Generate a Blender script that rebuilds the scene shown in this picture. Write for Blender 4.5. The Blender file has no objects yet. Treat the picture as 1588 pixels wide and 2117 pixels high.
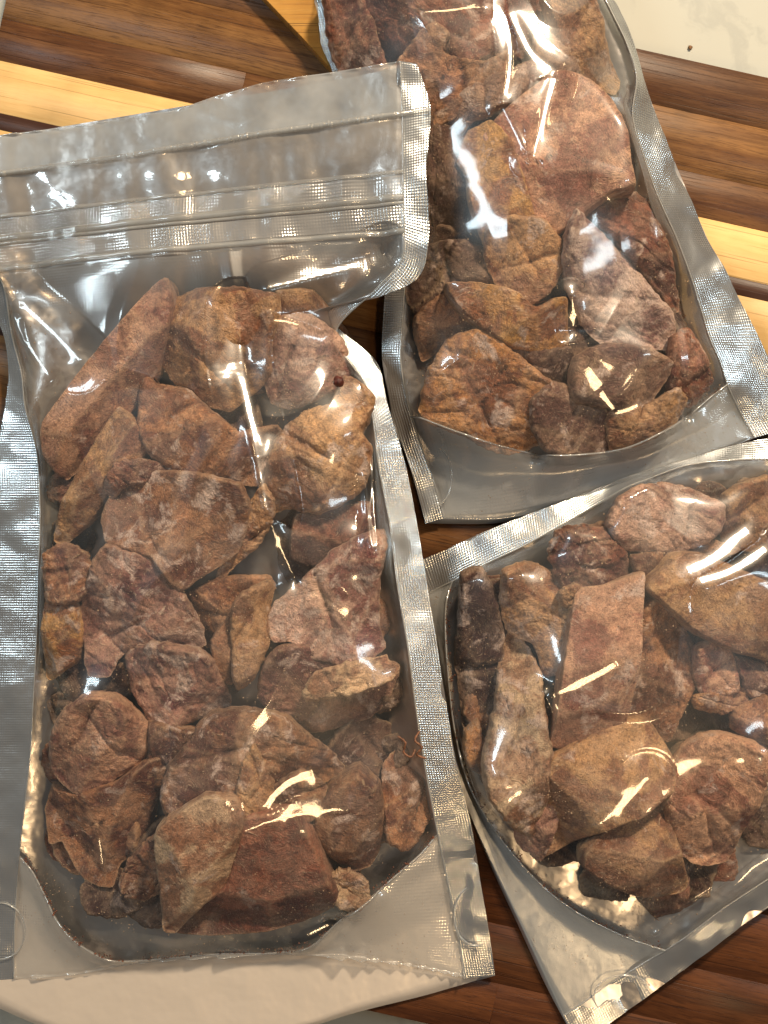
import bpy, math
import numpy as np

# ------------------------------------------------------------------ camera, world, lamps, exposure
K = 0.00018          # metres per photograph pixel on the board's top (z = 0)
D = 0.52             # camera height above the board
sc = bpy.context.scene
C = sc.collection
cam_d = bpy.data.cameras.new('camera')
cam = bpy.data.objects.new('camera', cam_d)
C.objects.link(cam)
cam.location = (0, 0, D)
cam_d.sensor_fit = 'HORIZONTAL'
cam_d.angle = 2 * math.atan(794 * K / D)
cam_d.clip_start = 0.01
cam_d.clip_end = 20
sc.camera = cam
sc.view_settings.view_transform = 'Standard'
sc.view_settings.look = 'None'
sc.view_settings.exposure = -0.38
sc.view_settings.gamma = 1.0
sc.cycles.use_denoising = True
sc.cycles.transparent_max_bounces = 24
sc.cycles.max_bounces = 6
sc.cycles.diffuse_bounces = 3
sc.cycles.glossy_bounces = 3
sc.cycles.use_adaptive_sampling = True
sc.cycles.adaptive_threshold = 0.02
sc.cycles.sample_clamp_indirect = 4.0
sc.cycles.caustics_reflective = False
sc.cycles.caustics_refractive = False

world = bpy.data.worlds.new('World')
sc.world = world
world.use_nodes = True
wn = world.node_tree
bg = wn.nodes['Background']
# an indoor surround: cooler and lighter on the window side, warm and dimmer on the lamp side
_tc = wn.nodes.new('ShaderNodeTexCoord')
_sp = wn.nodes.new('ShaderNodeSeparateXYZ')
wn.links.new(_tc.outputs['Generated'], _sp.inputs[0])
_mr = wn.nodes.new('ShaderNodeMapRange')
wn.links.new(_sp.outputs[0], _mr.inputs[0])
_mr.inputs[1].default_value = -0.9
_mr.inputs[2].default_value = 0.9
_mx = wn.nodes.new('ShaderNodeMix')
_mx.data_type = 'RGBA'
wn.links.new(_mr.outputs[0], _mx.inputs[0])
_mx.inputs[6].default_value = (0.92, 0.98, 1.0, 1)
_mx.inputs[7].default_value = (0.80, 0.62, 0.50, 1)
wn.links.new(_mx.outputs[2], bg.inputs[0])
bg.inputs[1].default_value = 0.13


def lamp(name, loc, target, size, power, color, size_y=None):
    l = bpy.data.lights.new(name, 'AREA')
    l.energy = power
    l.color = color
    l.shape = 'RECTANGLE' if size_y else 'DISK'
    l.size = size
    if size_y:
        l.size_y = size_y
    o = bpy.data.objects.new(name, l)
    C.objects.link(o)
    o.location = loc
    from mathutils import Vector
    o.rotation_euler = (Vector(target) - Vector(loc)).to_track_quat('-Z', 'Y').to_euler()
    return o


LAMPS = {'c': [(-0.90, 0.46, 0.98), (0.78, 0.08, 0.98), (0.42, 0.92, 1.02)], 'w': [(0.40, -0.50, 1.20), (-0.15, 1.25, 1.30), (0.42, 0.92, 1.02)]}
WARM = (1.0, 0.68, 0.36)
COOL = (0.78, 0.93, 1.0)
lamp('ceiling_lamp', (0.42, 0.92, 1.02), (0, 0, 0), 0.14, 35.0, (1.0, 0.81, 0.58))
lamp('ceiling_lamp_far', (-0.15, 1.25, 1.30), (0, 0, 0), 0.15, 3.0, WARM)
lamp('ceiling_lamp_near', (0.40, -0.50, 1.20), (0, 0, 0), 0.15, 3.4, WARM)
lamp('window_light', (-0.90, 0.46, 0.98), (0, 0, 0), 0.11, 6.0, COOL, 0.50)
lamp('window_light_second', (0.78, 0.08, 0.98), (0, 0, 0), 0.08, 2.6, COOL, 0.40)

# ------------------------------------------------------------------ helpers
def W(x, y, z):
    """photograph pixel (x, y) at height z (metres) -> the point of the place that is seen there"""
    s = (D - z) / D
    return np.stack([(np.asarray(x, float) - 794) * K * s, -(np.asarray(y, float) - 1058.5) * K * s, z + 0 * np.asarray(x, float)], -1)


_rs = np.random.RandomState(7)
_perm = _rs.permutation(256)
_perm = np.concatenate([_perm, _perm, _perm])
_grad = _rs.normal(size=(256, 3))
_grad /= np.linalg.norm(_grad, axis=1)[:, None]


def noise3(p):
    p = np.asarray(p, float)
    i = np.floor(p).astype(int)
    f = p - i
    i &= 255
    u = f * f * f * (f * (f * 6 - 15) + 10)
    out = 0
    for dx in (0, 1):
        for dy in (0, 1):
            for dz in (0, 1):
                h = _perm[_perm[_perm[(i[..., 0] + dx) & 255] + ((i[..., 1] + dy) & 255)] + ((i[..., 2] + dz) & 255)]
                g = _grad[h]
                d = f - np.array([dx, dy, dz])
                w = (u[..., 0] if dx else 1 - u[..., 0]) * (u[..., 1] if dy else 1 - u[..., 1]) * (u[..., 2] if dz else 1 - u[..., 2])
                out = out + w * (g * d).sum(-1)
    return out * 1.5


def fbm(p, n=3):
    o = 0
    a = 1.0
    for k in range(n):
        o = o + a * noise3(p * 2 ** k + 17.3 * k)
        a *= 0.5
    return o


def spline(pts, n, closed=False):
    """Catmull-Rom through pts (k, dims), sampled evenly by index"""
    p = np.asarray(pts, float)
    k = len(p)
    if closed:
        t = np.arange(n) * k / n
        i = np.floor(t).astype(int)
        f = (t - i)[:, None]
        a, b, c, d = p[(i - 1) % k], p[i % k], p[(i + 1) % k], p[(i + 2) % k]
    else:
        t = np.linspace(0, k - 1, n)
        i = np.minimum(np.floor(t).astype(int), k - 2)
        f = (t - i)[:, None]
        a, b, c, d = p[np.maximum(i - 1, 0)], p[i], p[i + 1], p[np.minimum(i + 2, k - 1)]
    return 0.5 * (2 * b + (c - a) * f + (2 * a - 5 * b + 4 * c - d) * f ** 2 + (3 * b - a - 3 * c + d) * f ** 3)


def evenly(pts, n, closed=False):
    """the same spline sampled evenly by length"""
    q = spline(pts, n * 8, closed)
    if closed:
        q = np.vstack([q, q[:1]])
    l = np.concatenate([[0], np.cumsum(np.linalg.norm(np.diff(q[:, :2], axis=0), axis=1))])
    t = np.linspace(0, l[-1], n + (1 if closed else 0))
    if closed:
        t = t[:-1]
    return np.stack([np.interp(t, l, q[:, j]) for j in range(q.shape[1])], -1)


def seg_dist(P, L):
    """distance of points P (n,2) to polyline L (m,2)"""
    best = np.full(len(P), 1e9)
    for a, b in zip(L[:-1], L[1:]):
        ab = b - a
        t = np.clip(((P - a) @ ab) / (ab @ ab + 1e-12), 0, 1)
        d = np.hypot(*(P - a - t[:, None] * ab).T)
        best = np.minimum(best, d)
    return best


def inside(P, poly):
    x, y = P[:, 0], P[:, 1]
    c = np.zeros(len(P), bool)
    for (x0, y0), (x1, y1) in zip(poly, np.roll(poly, -1, 0)):
        m = ((y0 > y) != (y1 > y))
        xi = (x1 - x0) * (y - y0) / ((y1 - y0) + 1e-12) + x0
        c ^= m & (x < xi)
    return c


def mesh_obj(name, V, F, mat=None, parent=None, smooth=True, uv=None, attrs=None):
    me = bpy.data.meshes.new(name)
    V = np.asarray(V, np.float32)
    F = np.asarray(F, np.int32)
    me.vertices.add(len(V))
    me.vertices.foreach_set('co', V.ravel())
    k = F.shape[1]
    me.loops.add(F.size)
    me.loops.foreach_set('vertex_index', F.ravel())
    me.polygons.add(len(F))
    me.polygons.foreach_set('loop_start', np.arange(0, F.size, k, dtype=np.int32))
    me.update(calc_edges=True)
    me.validate()
    if smooth:
        me.polygons.foreach_set('use_smooth', np.ones(len(me.polygons), bool))
    if uv is not None:
        l = me.uv_layers.new(name='UVMap')
        l.data.foreach_set('uv', np.asarray(uv, np.float32)[F.ravel()].ravel())
    for an, av in (attrs or {}).items():
        a = me.attributes.new(an, 'FLOAT', 'POINT')
        a.data.foreach_set('value', np.asarray(av, np.float32))
    if mat:
        me.materials.append(mat)
    o = bpy.data.objects.new(name, me)
    C.objects.link(o)
    if parent:
        o.parent = parent
        o.matrix_parent_inverse = parent.matrix_basis.inverted()
    return o


def grid_faces(r, c, wrap=False):
    a = np.arange(r * c).reshape(r, c)
    if wrap:
        a = np.hstack([a, a[:, :1]])
    return np.stack([a[:-1, :-1], a[1:, :-1], a[1:, 1:], a[:-1, 1:]], -1).reshape(-1, 4)


def empty(name, loc, label, cat, group=None):
    o = bpy.data.objects.new(name, None)
    C.objects.link(o)
    o.location = loc
    o.empty_display_size = 0.02
    tag(o, label, cat, group)
    return o


def tag(o, label, cat, group=None, kind=None):
    if label:
        o['label'] = label
    if cat:
        o['category'] = cat
    if group:
        o['group'] = group
    if kind:
        o['kind'] = kind
    return o


def tube(name, pts, rad, mat, parent, sides=8, flat=1.0):
    """a bead along world points; rad scalar or array"""
    P = np.asarray(pts)
    n = len(P)
    T = np.gradient(P, axis=0)
    T /= np.linalg.norm(T, axis=1)[:, None] + 1e-12
    S = np.cross(T, [0, 0, 1.0])
    S /= np.linalg.norm(S, axis=1)[:, None] + 1e-12
    U = np.cross(S, T)
    a = np.arange(sides) / sides * 2 * math.pi
    r = np.broadcast_to(np.asarray(rad, float), (n,))[:, None, None]
    V = P[:, None, :] + r * (np.cos(a)[None, :, None] * S[:, None, :] + flat * np.sin(a)[None, :, None] * U[:, None, :])
    return mesh_obj(name, V.reshape(-1, 3), grid_faces(n, sides, True), mat, parent)


# ------------------------------------------------------------------ materials
class NT:
    def __init__(s, name):
        s.m = bpy.data.materials.new(name)
        s.m.use_nodes = True
        s.t = s.m.node_tree
        s.t.nodes.clear()
        s.out = s.t.nodes.new('ShaderNodeOutputMaterial')

    def n(s, typ, ins=None, **kw):
        nd = s.t.nodes.new('ShaderNode' + typ)
        for k, v in kw.items():
            setattr(nd, k, v)
        for k, v in (ins or {}).items():
            if isinstance(v, bpy.types.NodeSocket):
                s.t.links.new(v, nd.inputs[k])
            else:
                nd.inputs[k].default_value = v
        return nd

    def math(s, op, a, b=None, c=None, clamp=False):
        ins = {0: a}
        if b is not None:
            ins[1] = b
        if c is not None:
            ins[2] = c
        return s.n('Math', ins, operation=op, use_clamp=clamp).outputs[0]

    def mix(s, f, a, b, mode='MIX'):
        nd = s.t.nodes.new('ShaderNodeMix')
        nd.data_type = 'RGBA'
        nd.blend_type = mode
        for i, v in ((0, f), (6, a), (7, b)):
            if isinstance(v, bpy.types.NodeSocket):
                s.t.links.new(v, nd.inputs[i])
            else:
                nd.inputs[i].default_value = v
        return nd.outputs[2]

    def ramp(s, f, lo, hi):
        nd = s.n('MapRange', {0: f, 1: lo, 2: hi})
        nd.clamp = True
        nd.interpolation_type = 'SMOOTHSTEP'
        return nd.outputs[0]

    def surf(s, sh):
        s.t.links.new(sh, s.out.inputs['Surface'])


def rgb(r, g, b):
    return (r, g, b, 1)


def meat_material():
    t = NT('dried_meat')
    co = t.n('TexCoord').outputs['Object']
    info = t.n('ObjectInfo').outputs['Random']
    off = t.n('VectorMath', {0: co, 1: t.n('CombineXYZ', {0: info, 1: t.math('MULTIPLY', info, 3.7), 2: info}).outputs[0]}, operation='ADD').outputs[0]
    A = t.n('Attribute', attribute_type='OBJECT', attribute_name='tone_a').outputs['Color']
    B = t.n('Attribute', attribute_type='OBJECT', attribute_name='tone_b').outputs['Color']
    frost = t.n('Attribute', attribute_type='OBJECT', attribute_name='frost').outputs['Fac']
    big = t.n('TexNoise', {'Vector': off, 'Scale': 62.0, 'Detail': 5.0, 'Roughness': 0.62, 'Distortion': 0.6}).outputs[0]
    fc = t.n('Attribute', attribute_name='face').outputs['Fac']
    rim = t.n('Attribute', attribute_name='rim').outputs['Fac']
    c = t.mix(t.math('ADD', t.math('MULTIPLY', t.ramp(big, 0.43, 0.55), 0.85), t.math('MULTIPLY', t.math('SUBTRACT', fc, 0.28), 0.7), clamp=True), A, B)
    med = t.n('TexNoise', {'Vector': off, 'Scale': 360.0, 'Detail': 6.0, 'Roughness': 0.72, 'Distortion': 0.4}).outputs[0]
    mv = t.n('MapRange', {0: med, 1: 0.3, 2: 0.7, 3: 0.50, 4: 1.52}).outputs[0]
    c = t.mix(1.0, c, t.n('CombineColor', {0: mv, 1: mv, 2: mv}).outputs[0], 'MULTIPLY')
    # fibrous streaks, direction wandering
    warp = t.n('TexNoise', {'Vector': off, 'Scale': 55.0, 'Detail': 1.0}).outputs['Color']
    wv = t.n('VectorMath', {0: warp, 3: 0.05}, operation='SCALE').outputs[0]
    fv = t.n('VectorMath', {0: off, 1: wv}, operation='ADD').outputs[0]
    fm = t.n('Mapping', {'Vector': fv, 'Rotation': (0.4, 0.9, 0.7), 'Scale': (1500, 300, 500)}).outputs[0]
    fib = t.n('TexNoise', {'Vector': fm, 'Scale': 1.0, 'Detail': 4.0, 'Roughness': 0.65}).outputs[0]
    # white frosting patches, broken up by the fibres
    pn = t.n('TexNoise', {'Vector': off, 'Scale': 110.0, 'Detail': 5.0, 'Roughness': 0.62, 'Distortion': 0.5}).outputs[0]
    lo = t.math('SUBTRACT', 0.625, t.math('MULTIPLY', frost, 0.19))
    pm = t.math('MULTIPLY', t.math('SUBTRACT', pn, lo), 10.0, clamp=True)
    fb = t.ramp(fib, 0.36, 0.62)
    pm = t.math('MULTIPLY', pm, t.math('ADD', 0.55, t.math('MULTIPLY', fb, 0.45)), clamp=True)
    pale = t.mix(0.2, (0.70, 0.55, 0.48, 1), B)
    c = t.mix(pm, c, t.mix(0.5, pale, rgb(0.60, 0.44, 0.37)))
    # dark purplish stains
    st = t.n('TexNoise', {'Vector': off, 'Scale': 130.0, 'Detail': 5.0, 'Roughness': 0.75, 'W': 3.0}, noise_dimensions='4D').outputs[0]
    c = t.mix(t.math('MULTIPLY', t.ramp(st, 0.54, 0.66), 0.58), c, rgb(0.055, 0.018, 0.016))
    bl = t.n('TexNoise', {'Vector': off, 'Scale': 75.0, 'Detail': 6.0, 'Roughness': 0.7}).outputs[0]
    c = t.mix(t.math('MULTIPLY', t.ramp(bl, 0.42, 0.62), 0.22), c, rgb(0.53, 0.37, 0.27))
    # pale fine fibres
    c = t.mix(t.math('MULTIPLY', t.ramp(fib, 0.56, 0.72), 0.5), c, rgb(0.58, 0.44, 0.30))
    # felt-like grain
    gr = t.n('TexNoise', {'Vector': off, 'Scale': 1900.0, 'Detail': 2.0, 'Roughness': 0.7}).outputs[0]
    gv = t.n('MapRange', {0: gr, 1: 0.3, 2: 0.7, 3: 0.68, 4: 1.36}).outputs[0]
    c = t.mix(1.0, c, t.n('CombineColor', {0: gv, 1: gv, 2: gv}).outputs[0], 'MULTIPLY')
    # fine dark pores
    sp = t.n('TexNoise', {'Vector': off, 'Scale': 1100.0, 'Detail': 2.0}).outputs[0]
    c = t.mix(t.math('MULTIPLY', t.ramp(sp, 0.60, 0.72), 0.5), c, rgb(0.05, 0.02, 0.015))
    rm = t.math('MULTIPLY', rim, t.n('MapRange', {0: med, 1: 0.35, 2: 0.6, 3: 0.1, 4: 0.75}).outputs[0], clamp=True)
    c = t.mix(rm, c, t.mix(0.45, rgb(0.62, 0.44, 0.28), A))
    # worn paler edges
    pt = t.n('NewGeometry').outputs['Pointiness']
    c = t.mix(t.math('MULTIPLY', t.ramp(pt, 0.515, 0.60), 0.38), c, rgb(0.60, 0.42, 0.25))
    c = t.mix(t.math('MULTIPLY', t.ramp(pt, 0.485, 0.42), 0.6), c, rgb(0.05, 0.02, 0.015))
    h = t.math('ADD', t.math('MULTIPLY', fib, 1.3), t.math('ADD', t.math('MULTIPLY', med, 1.1), t.math('MULTIPLY', sp, 0.35)))
    bump = t.n('Bump', {'Height': h, 'Strength': 0.9, 'Distance': 0.0007}).outputs[0]
    ro = t.n('MapRange', {0: med, 1: 0.3, 2: 0.7, 3: 0.85, 4: 0.55}).outputs[0]
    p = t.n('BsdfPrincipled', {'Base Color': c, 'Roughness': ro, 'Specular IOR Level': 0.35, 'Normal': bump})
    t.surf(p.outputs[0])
    return t.m


def film_material(name, milky=0.06, rough=0.05, emboss=0.0, f0=0.10, tint=(0.62, 0.63, 0.62), seal_attr=False, grazing=0.85, ripple=0.25, pitch=0.0015):
    t = NT(name)
    co = t.n('TexCoord').outputs['Object']
    uv = t.n('UVMap').outputs[0]
    # soft ripple of thin plastic
    r1 = t.n('TexNoise', {'Vector': co, 'Scale': 70.0, 'Detail': 2.0, 'Roughness': 0.4}).outputs[0]
    r2 = t.n('TexNoise', {'Vector': co, 'Scale': 900.0, 'Detail': 2.0, 'Roughness': 0.5}).outputs[0]
    h = t.math('ADD', r1, t.math('MULTIPLY', r2, 0.025))
    nrm = t.n('Bump', {'Height': h, 'Strength': ripple, 'Distance': 0.004}).outputs[0]
    if emboss > 0 or seal_attr:
        sx = t.n('SeparateXYZ', {0: uv})
        ph = 2 * math.pi / pitch
        a = t.math('SINE', t.math('MULTIPLY', t.math('ADD', sx.outputs[0], sx.outputs[1]), ph * 0.72))
        b = t.math('SINE', t.math('MULTIPLY', t.math('SUBTRACT', sx.outputs[0], sx.outputs[1]), ph * 0.72))
        g = t.math('MULTIPLY', a, b)
        w = t.n('TexNoise', {'Vector': co, 'Scale': 45.0, 'Detail': 2.0}).outputs[0]
        g = t.math('MULTIPLY', g, t.ramp(w, 0.3, 0.65))
        if seal_attr:
            g = t.math('MULTIPLY', g, t.n('Attribute', attribute_name='seal').outputs['Fac'])
        st = emboss
        nrm2 = t.n('Bump', {'Height': g, 'Strength': 0.6, 'Distance': 0.00016 * max(emboss, 0.4), 'Normal': nrm}).outputs[0]
        nrm = nrm2
    lw = t.n('LayerWeight', {'Blend': 0.5, 'Normal': nrm}).outputs['Facing']
    fr = t.math('ADD', f0, t.math('MULTIPLY', t.math('POWER', lw, 4.0), grazing), clamp=True)
    gl = t.n('BsdfAnisotropic', {'Color': rgb(0.97, 0.97, 0.97), 'Roughness': rough, 'Normal': nrm}).outputs[0]
    gl2 = t.n('BsdfAnisotropic', {'Color': rgb(0.97, 0.97, 0.97), 'Roughness': min(0.6, rough * 3.2 + 0.08), 'Normal': nrm}).outputs[0]
    gl = t.n('MixShader', {0: 0.42, 1: gl, 2: gl2}).outputs[0]
    tr = t.n('BsdfTransparent', {'Color': rgb(0.985, 0.98, 0.97)}).outputs[0]
    df = t.n('BsdfDiffuse', {'Color': rgb(*tint), 'Normal': nrm}).outputs[0]
    tl = t.n('BsdfTranslucent', {'Color': rgb(*tint), 'Normal': nrm}).outputs[0]
    dd = t.n('MixShader', {0: 0.35, 1: df, 2: tl}).outputs[0]
    hz = t.n('TexNoise', {'Vector': co, 'Scale': 28.0, 'Detail': 4.0, 'Roughness': 0.6}).outputs[0]
    mk = t.math('MULTIPLY', t.n('MapRange', {0: hz, 1: 0.3, 2: 0.7, 3: 0.15, 4: 1.9}).outputs[0], milky, clamp=True)
    if seal_attr:
        sa = t.n('Attribute', attribute_name='seal').outputs['Fac']
        mk = t.math('ADD', mk, t.math('MULTIPLY', sa, 0.26), clamp=True)
        fr = t.math('ADD', fr, t.math('MULTIPLY', sa, 0.06), clamp=True)
    base = t.n('MixShader', {0: mk, 1: tr, 2: dd}).outputs[0]
    t.surf(t.n('MixShader', {0: fr, 1: base, 2: gl}).outputs[0])
    return t.m


def wood_material(name, c1, c2, c3, contrast=1.0):
    t = NT(name)
    co = t.n('TexCoord').outputs['Object']
    rnd = t.n('ObjectInfo').outputs['Random']
    off = t.n('VectorMath', {0: co, 1: t.n('CombineXYZ', {0: t.math('MULTIPLY', rnd, 5.0), 1: t.math('MULTIPLY', rnd, 9.0), 2: rnd}).outputs[0]}, operation='ADD').outputs[0]
    wn_ = t.n('TexNoise', {'Vector': off, 'Scale': 14.0, 'Detail': 2.0}).outputs['Color']
    wv = t.n('VectorMath', {0: wn_, 3: 0.006}, operation='SCALE').outputs[0]
    v = t.n('VectorMath', {0: off, 1: wv}, operation='ADD').outputs[0]
    m1 = t.n('Mapping', {'Vector': v, 'Scale': (8, 120, 60)}).outputs[0]
    g1 = t.n('TexNoise', {'Vector': m1, 'Scale': 1.0, 'Detail': 8.0, 'Roughness': 0.72}).outputs[0]
    m2 = t.n('Mapping', {'Vector': v, 'Scale': (130, 1900, 500)}).outputs[0]
    g2 = t.n('TexNoise', {'Vector': m2, 'Scale': 1.0, 'Detail': 3.0, 'Roughness': 0.7}).outputs[0]
    c = t.mix(t.ramp(g1, 0.38, 0.62), rgb(*c1), rgb(*c2))
    c = t.mix(t.math('MULTIPLY', t.ramp(g2, 0.48, 0.70), 0.62 * contrast), c, rgb(*c3))
    # darker figure streaks
    m4 = t.n('Mapping', {'Vector': v, 'Scale': (14, 330, 60), 'Location': (3, 1, 4)}).outputs[0]
    g4 = t.n('TexNoise', {'Vector': m4, 'Scale': 1.0, 'Detail': 3.0, 'Roughness': 0.6}).outputs[0]
    c = t.mix(t.math('MULTIPLY', t.ramp(g4, 0.52, 0.68), 0.30 * contrast), c, rgb(*c3))
    # cross-grain glow (chatoyance) put into the colour, and tone per strip
    m3 = t.n('Mapping', {'Vector': off, 'Scale': (45, 25, 10)}).outputs[0]
    g3 = t.n('TexNoise', {'Vector': m3, 'Scale': 1.0, 'Detail': 3.0}).outputs[0]
    tone = t.math('ADD', t.math('MULTIPLY', t.math('SUBTRACT', rnd, 0.5), 0.35), t.n('MapRange', {0: g3, 1: 0.3, 2: 0.7, 3: 0.82, 4: 1.2}).outputs[0])
    c = t.mix(1.0, c, t.n('CombineColor', {0: tone, 1: tone, 2: tone}).outputs[0], 'MULTIPLY')
    # knife scratches: thin lines in two directions
    h = t.math('MULTIPLY', g2, 0.4)
    for i, (rz, sc_) in enumerate(((0.35, 1.0), (1.15, 0.8), (-0.25, 0.9))):
        mm = t.n('Mapping', {'Vector': co, 'Rotation': (0, 0, rz), 'Location': (i, 2 * i, 0), 'Scale': (14 * sc_, 1700, 1)}).outputs[0]
        sn = t.n('TexNoise', {'Vector': mm, 'Scale': 1.0, 'Detail': 0.0}).outputs[0]
        k = t.ramp(sn, 0.735, 0.78)
        c = t.mix(t.math('MULTIPLY', k, 0.5), c, rgb(c3[0] * 0.5, c3[1] * 0.5, c3[2] * 0.5))
        h = t.math('SUBTRACT', h, t.math('MULTIPLY', k, 1.0))
    bump = t.n('Bump', {'Height': h, 'Strength': 0.35, 'Distance': 0.0003}).outputs[0]
    ro = t.n('MapRange', {0: g1, 1: 0.3, 2: 0.7, 3: 0.42, 4: 0.30}).outputs[0]
    t.surf(t.n('BsdfPrincipled', {'Base Color': c, 'Roughness': ro, 'Specular IOR Level': 0.2, 'Normal': bump}).outputs[0])
    return t.m


def marble_material():
    t = NT('marble')
    co = t.n('TexCoord').outputs['Object']
    w = t.n('TexNoise', {'Vector': co, 'Scale': 9.0, 'Detail': 5.0, 'Roughness': 0.6}).outputs['Color']
    v = t.n('VectorMath', {0: co, 1: t.n('VectorMath', {0: w, 3: 0.10}, operation='SCALE').outputs[0]}, operation='ADD').outputs[0]
    n1 = t.n('TexNoise', {'Vector': v, 'Scale': 13.0, 'Detail': 7.0, 'Roughness': 0.62}).outputs[0]
    vein = t.math('ABSOLUTE', t.math('SUBTRACT', n1, 0.5))
    c = t.mix(t.math('MULTIPLY', t.ramp(vein, 0.06, 0.0), 0.55), rgb(0.46, 0.46, 0.405), rgb(0.32, 0.325, 0.30))
    c = t.mix(t.math('MULTIPLY', t.ramp(t.n('TexNoise', {'Vector': co, 'Scale': 25.0, 'Detail': 4.0}).outputs[0], 0.42, 0.7), 0.30), c, rgb(0.40, 0.40, 0.355))
    t.surf(t.n('BsdfPrincipled', {'Base Color': c, 'Roughness': 0.55, 'Specular IOR Level': 0.3}).outputs[0])
    return t.m


def plain(name, col, rough=0.7):
    t = NT(name)
    co = t.n('TexCoord').outputs['Object']
    n_ = t.n('TexNoise', {'Vector': co, 'Scale': 900.0, 'Detail': 3.0}).outputs[0]
    c = t.mix(t.ramp(n_, 0.35, 0.65), rgb(*[x * 0.55 for x in col]), rgb(*col))
    t.surf(t.n('BsdfPrincipled', {'Base Color': c, 'Roughness': rough}).outputs[0])
    return t.m


M_MEAT = meat_material()
M_FILM = film_material('clear_film', milky=0.034, rough=0.09, f0=0.07, ripple=0.05)
M_FRONT = film_material('clear_front_film', milky=0.034, rough=0.09, f0=0.07, seal_attr=True, emboss=0.0, ripple=0.05)
M_BAND = film_material('embossed_zipper_film', milky=0.26, rough=0.16, emboss=1.0, f0=0.22, ripple=0.3, tint=(0.55, 0.53, 0.50))
M_HEAD = film_material('cloudy_header_film', milky=0.50, rough=0.09, f0=0.16, ripple=0.3, tint=(0.56, 0.57, 0.57))
M_RIB = film_material('zipper_rib_plastic', milky=0.35, rough=0.12, f0=0.16, ripple=0.2, tint=(0.6, 0.6, 0.58))


def silver_material(name, rough=0.30, emboss=False, col=(0.64, 0.68, 0.70), ripple=0.25, pitch=0.0013, haze=0.16, tint=(0.55, 0.54, 0.53)):
    t = NT(name)
    co = t.n('TexCoord').outputs['Object']
    r1 = t.n('TexNoise', {'Vector': co, 'Scale': 55.0, 'Detail': 3.0, 'Roughness': 0.45}).outputs[0]
    nrm = t.n('Bump', {'Height': r1, 'Strength': ripple, 'Distance': 0.004}).outputs[0]
    ro = rough
    if emboss:
        sx = t.n('SeparateXYZ', {0: t.n('UVMap').outputs[0]})
        ph = 2 * math.pi / pitch * 0.72
        a = t.math('SINE', t.math('MULTIPLY', t.math('ADD', sx.outputs[0], sx.outputs[1]), ph))
        b = t.math('SINE', t.math('MULTIPLY', t.math('SUBTRACT', sx.outputs[0], sx.outputs[1]), ph))
        w = t.n('TexNoise', {'Vector': co, 'Scale': 40.0, 'Detail': 2.0}).outputs[0]
        g = t.math('MULTIPLY', t.math('MULTIPLY', a, b), t.n('MapRange', {0: w, 1: 0.35, 2: 0.6, 3: 0.25, 4: 1.0}).outputs[0])
        nrm = t.n('Bump', {'Height': g, 'Strength': 0.7, 'Distance': 0.00010, 'Normal': nrm}).outputs[0]
    n2 = t.n('TexNoise', {'Vector': co, 'Scale': 30.0, 'Detail': 4.0}).outputs[0]
    c = t.mix(t.ramp(n2, 0.35, 0.65), rgb(*col), rgb(col[0] * 0.86, col[1] * 0.84, col[2] * 0.83))
    me = t.n('BsdfPrincipled', {'Base Color': c, 'Metallic': 1.0, 'Roughness': ro, 'Normal': nrm, 'Coat Weight': 0.5, 'Coat Roughness': 0.06, 'Coat Normal': nrm}).outputs[0]
    df = t.n('BsdfDiffuse', {'Color': rgb(*tint), 'Normal': nrm}).outputs[0]
    t.surf(t.n('MixShader', {0: haze, 1: me, 2: df}).outputs[0])
    return t.m



M_SEAL = silver_material('embossed_silver_seal', 0.26, True, ripple=0.35)
M_BACK = silver_material('silver_back_film', 0.30, False, (0.48, 0.46, 0.45), ripple=0.4, haze=0.08)
M_GUSSET = silver_material('silver_gusset_film', 0.30, False, (0.70, 0.72, 0.74), ripple=0.2, haze=0.28, tint=(0.60, 0.59, 0.57))
M_GUSSET_W = silver_material('gusset_film_warm_reflection', 0.30, False, (0.70, 0.64, 0.58), ripple=0.25, haze=0.62, tint=(0.76, 0.65, 0.54))  # silver gusset with a beige reflection put into its tint
M_MOUTH = film_material('mouth_film', milky=0.30, rough=0.08, f0=0.16, ripple=0.35, tint=(0.55, 0.50, 0.45))  # warm reflections are put into the milky tint of this film

# ------------------------------------------------------------------ setting: marble counter and wooden board
ct = mesh_obj('countertop', [(-1.6, -1.6, -0.022), (1.6, -1.6, -0.022), (1.6, 1.6, -0.022), (-1.6, 1.6, -0.022),
                             (-1.6, -1.6, -0.06), (1.6, -1.6, -0.06), (1.6, 1.6, -0.06), (-1.6, 1.6, -0.06)],
              [(0, 1, 2, 3), (7, 6, 5, 4), (0, 4, 5, 1), (1, 5, 6, 2), (2, 6, 7, 3), (3, 7, 4, 0)], marble_material(), smooth=False)
tag(ct, None, None, kind='structure')

WALNUT = wood_material('walnut', (0.165, 0.074, 0.028), (0.080, 0.032, 0.014), (0.035, 0.014, 0.007))
WALNUT_L = wood_material('light_walnut', (0.31, 0.150, 0.050), (0.17, 0.074, 0.026), (0.055, 0.022, 0.010))
WALNUT_D = wood_material('dark_walnut', (0.085, 0.038, 0.024), (0.055, 0.025, 0.017), (0.025, 0.011, 0.008), 0.6)
MAPLE = wood_material('maple', (0.78, 0.51, 0.215), (0.70, 0.43, 0.165), (0.52, 0.30, 0.11), 0.35)

TH = math.atan(0.2236)


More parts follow.
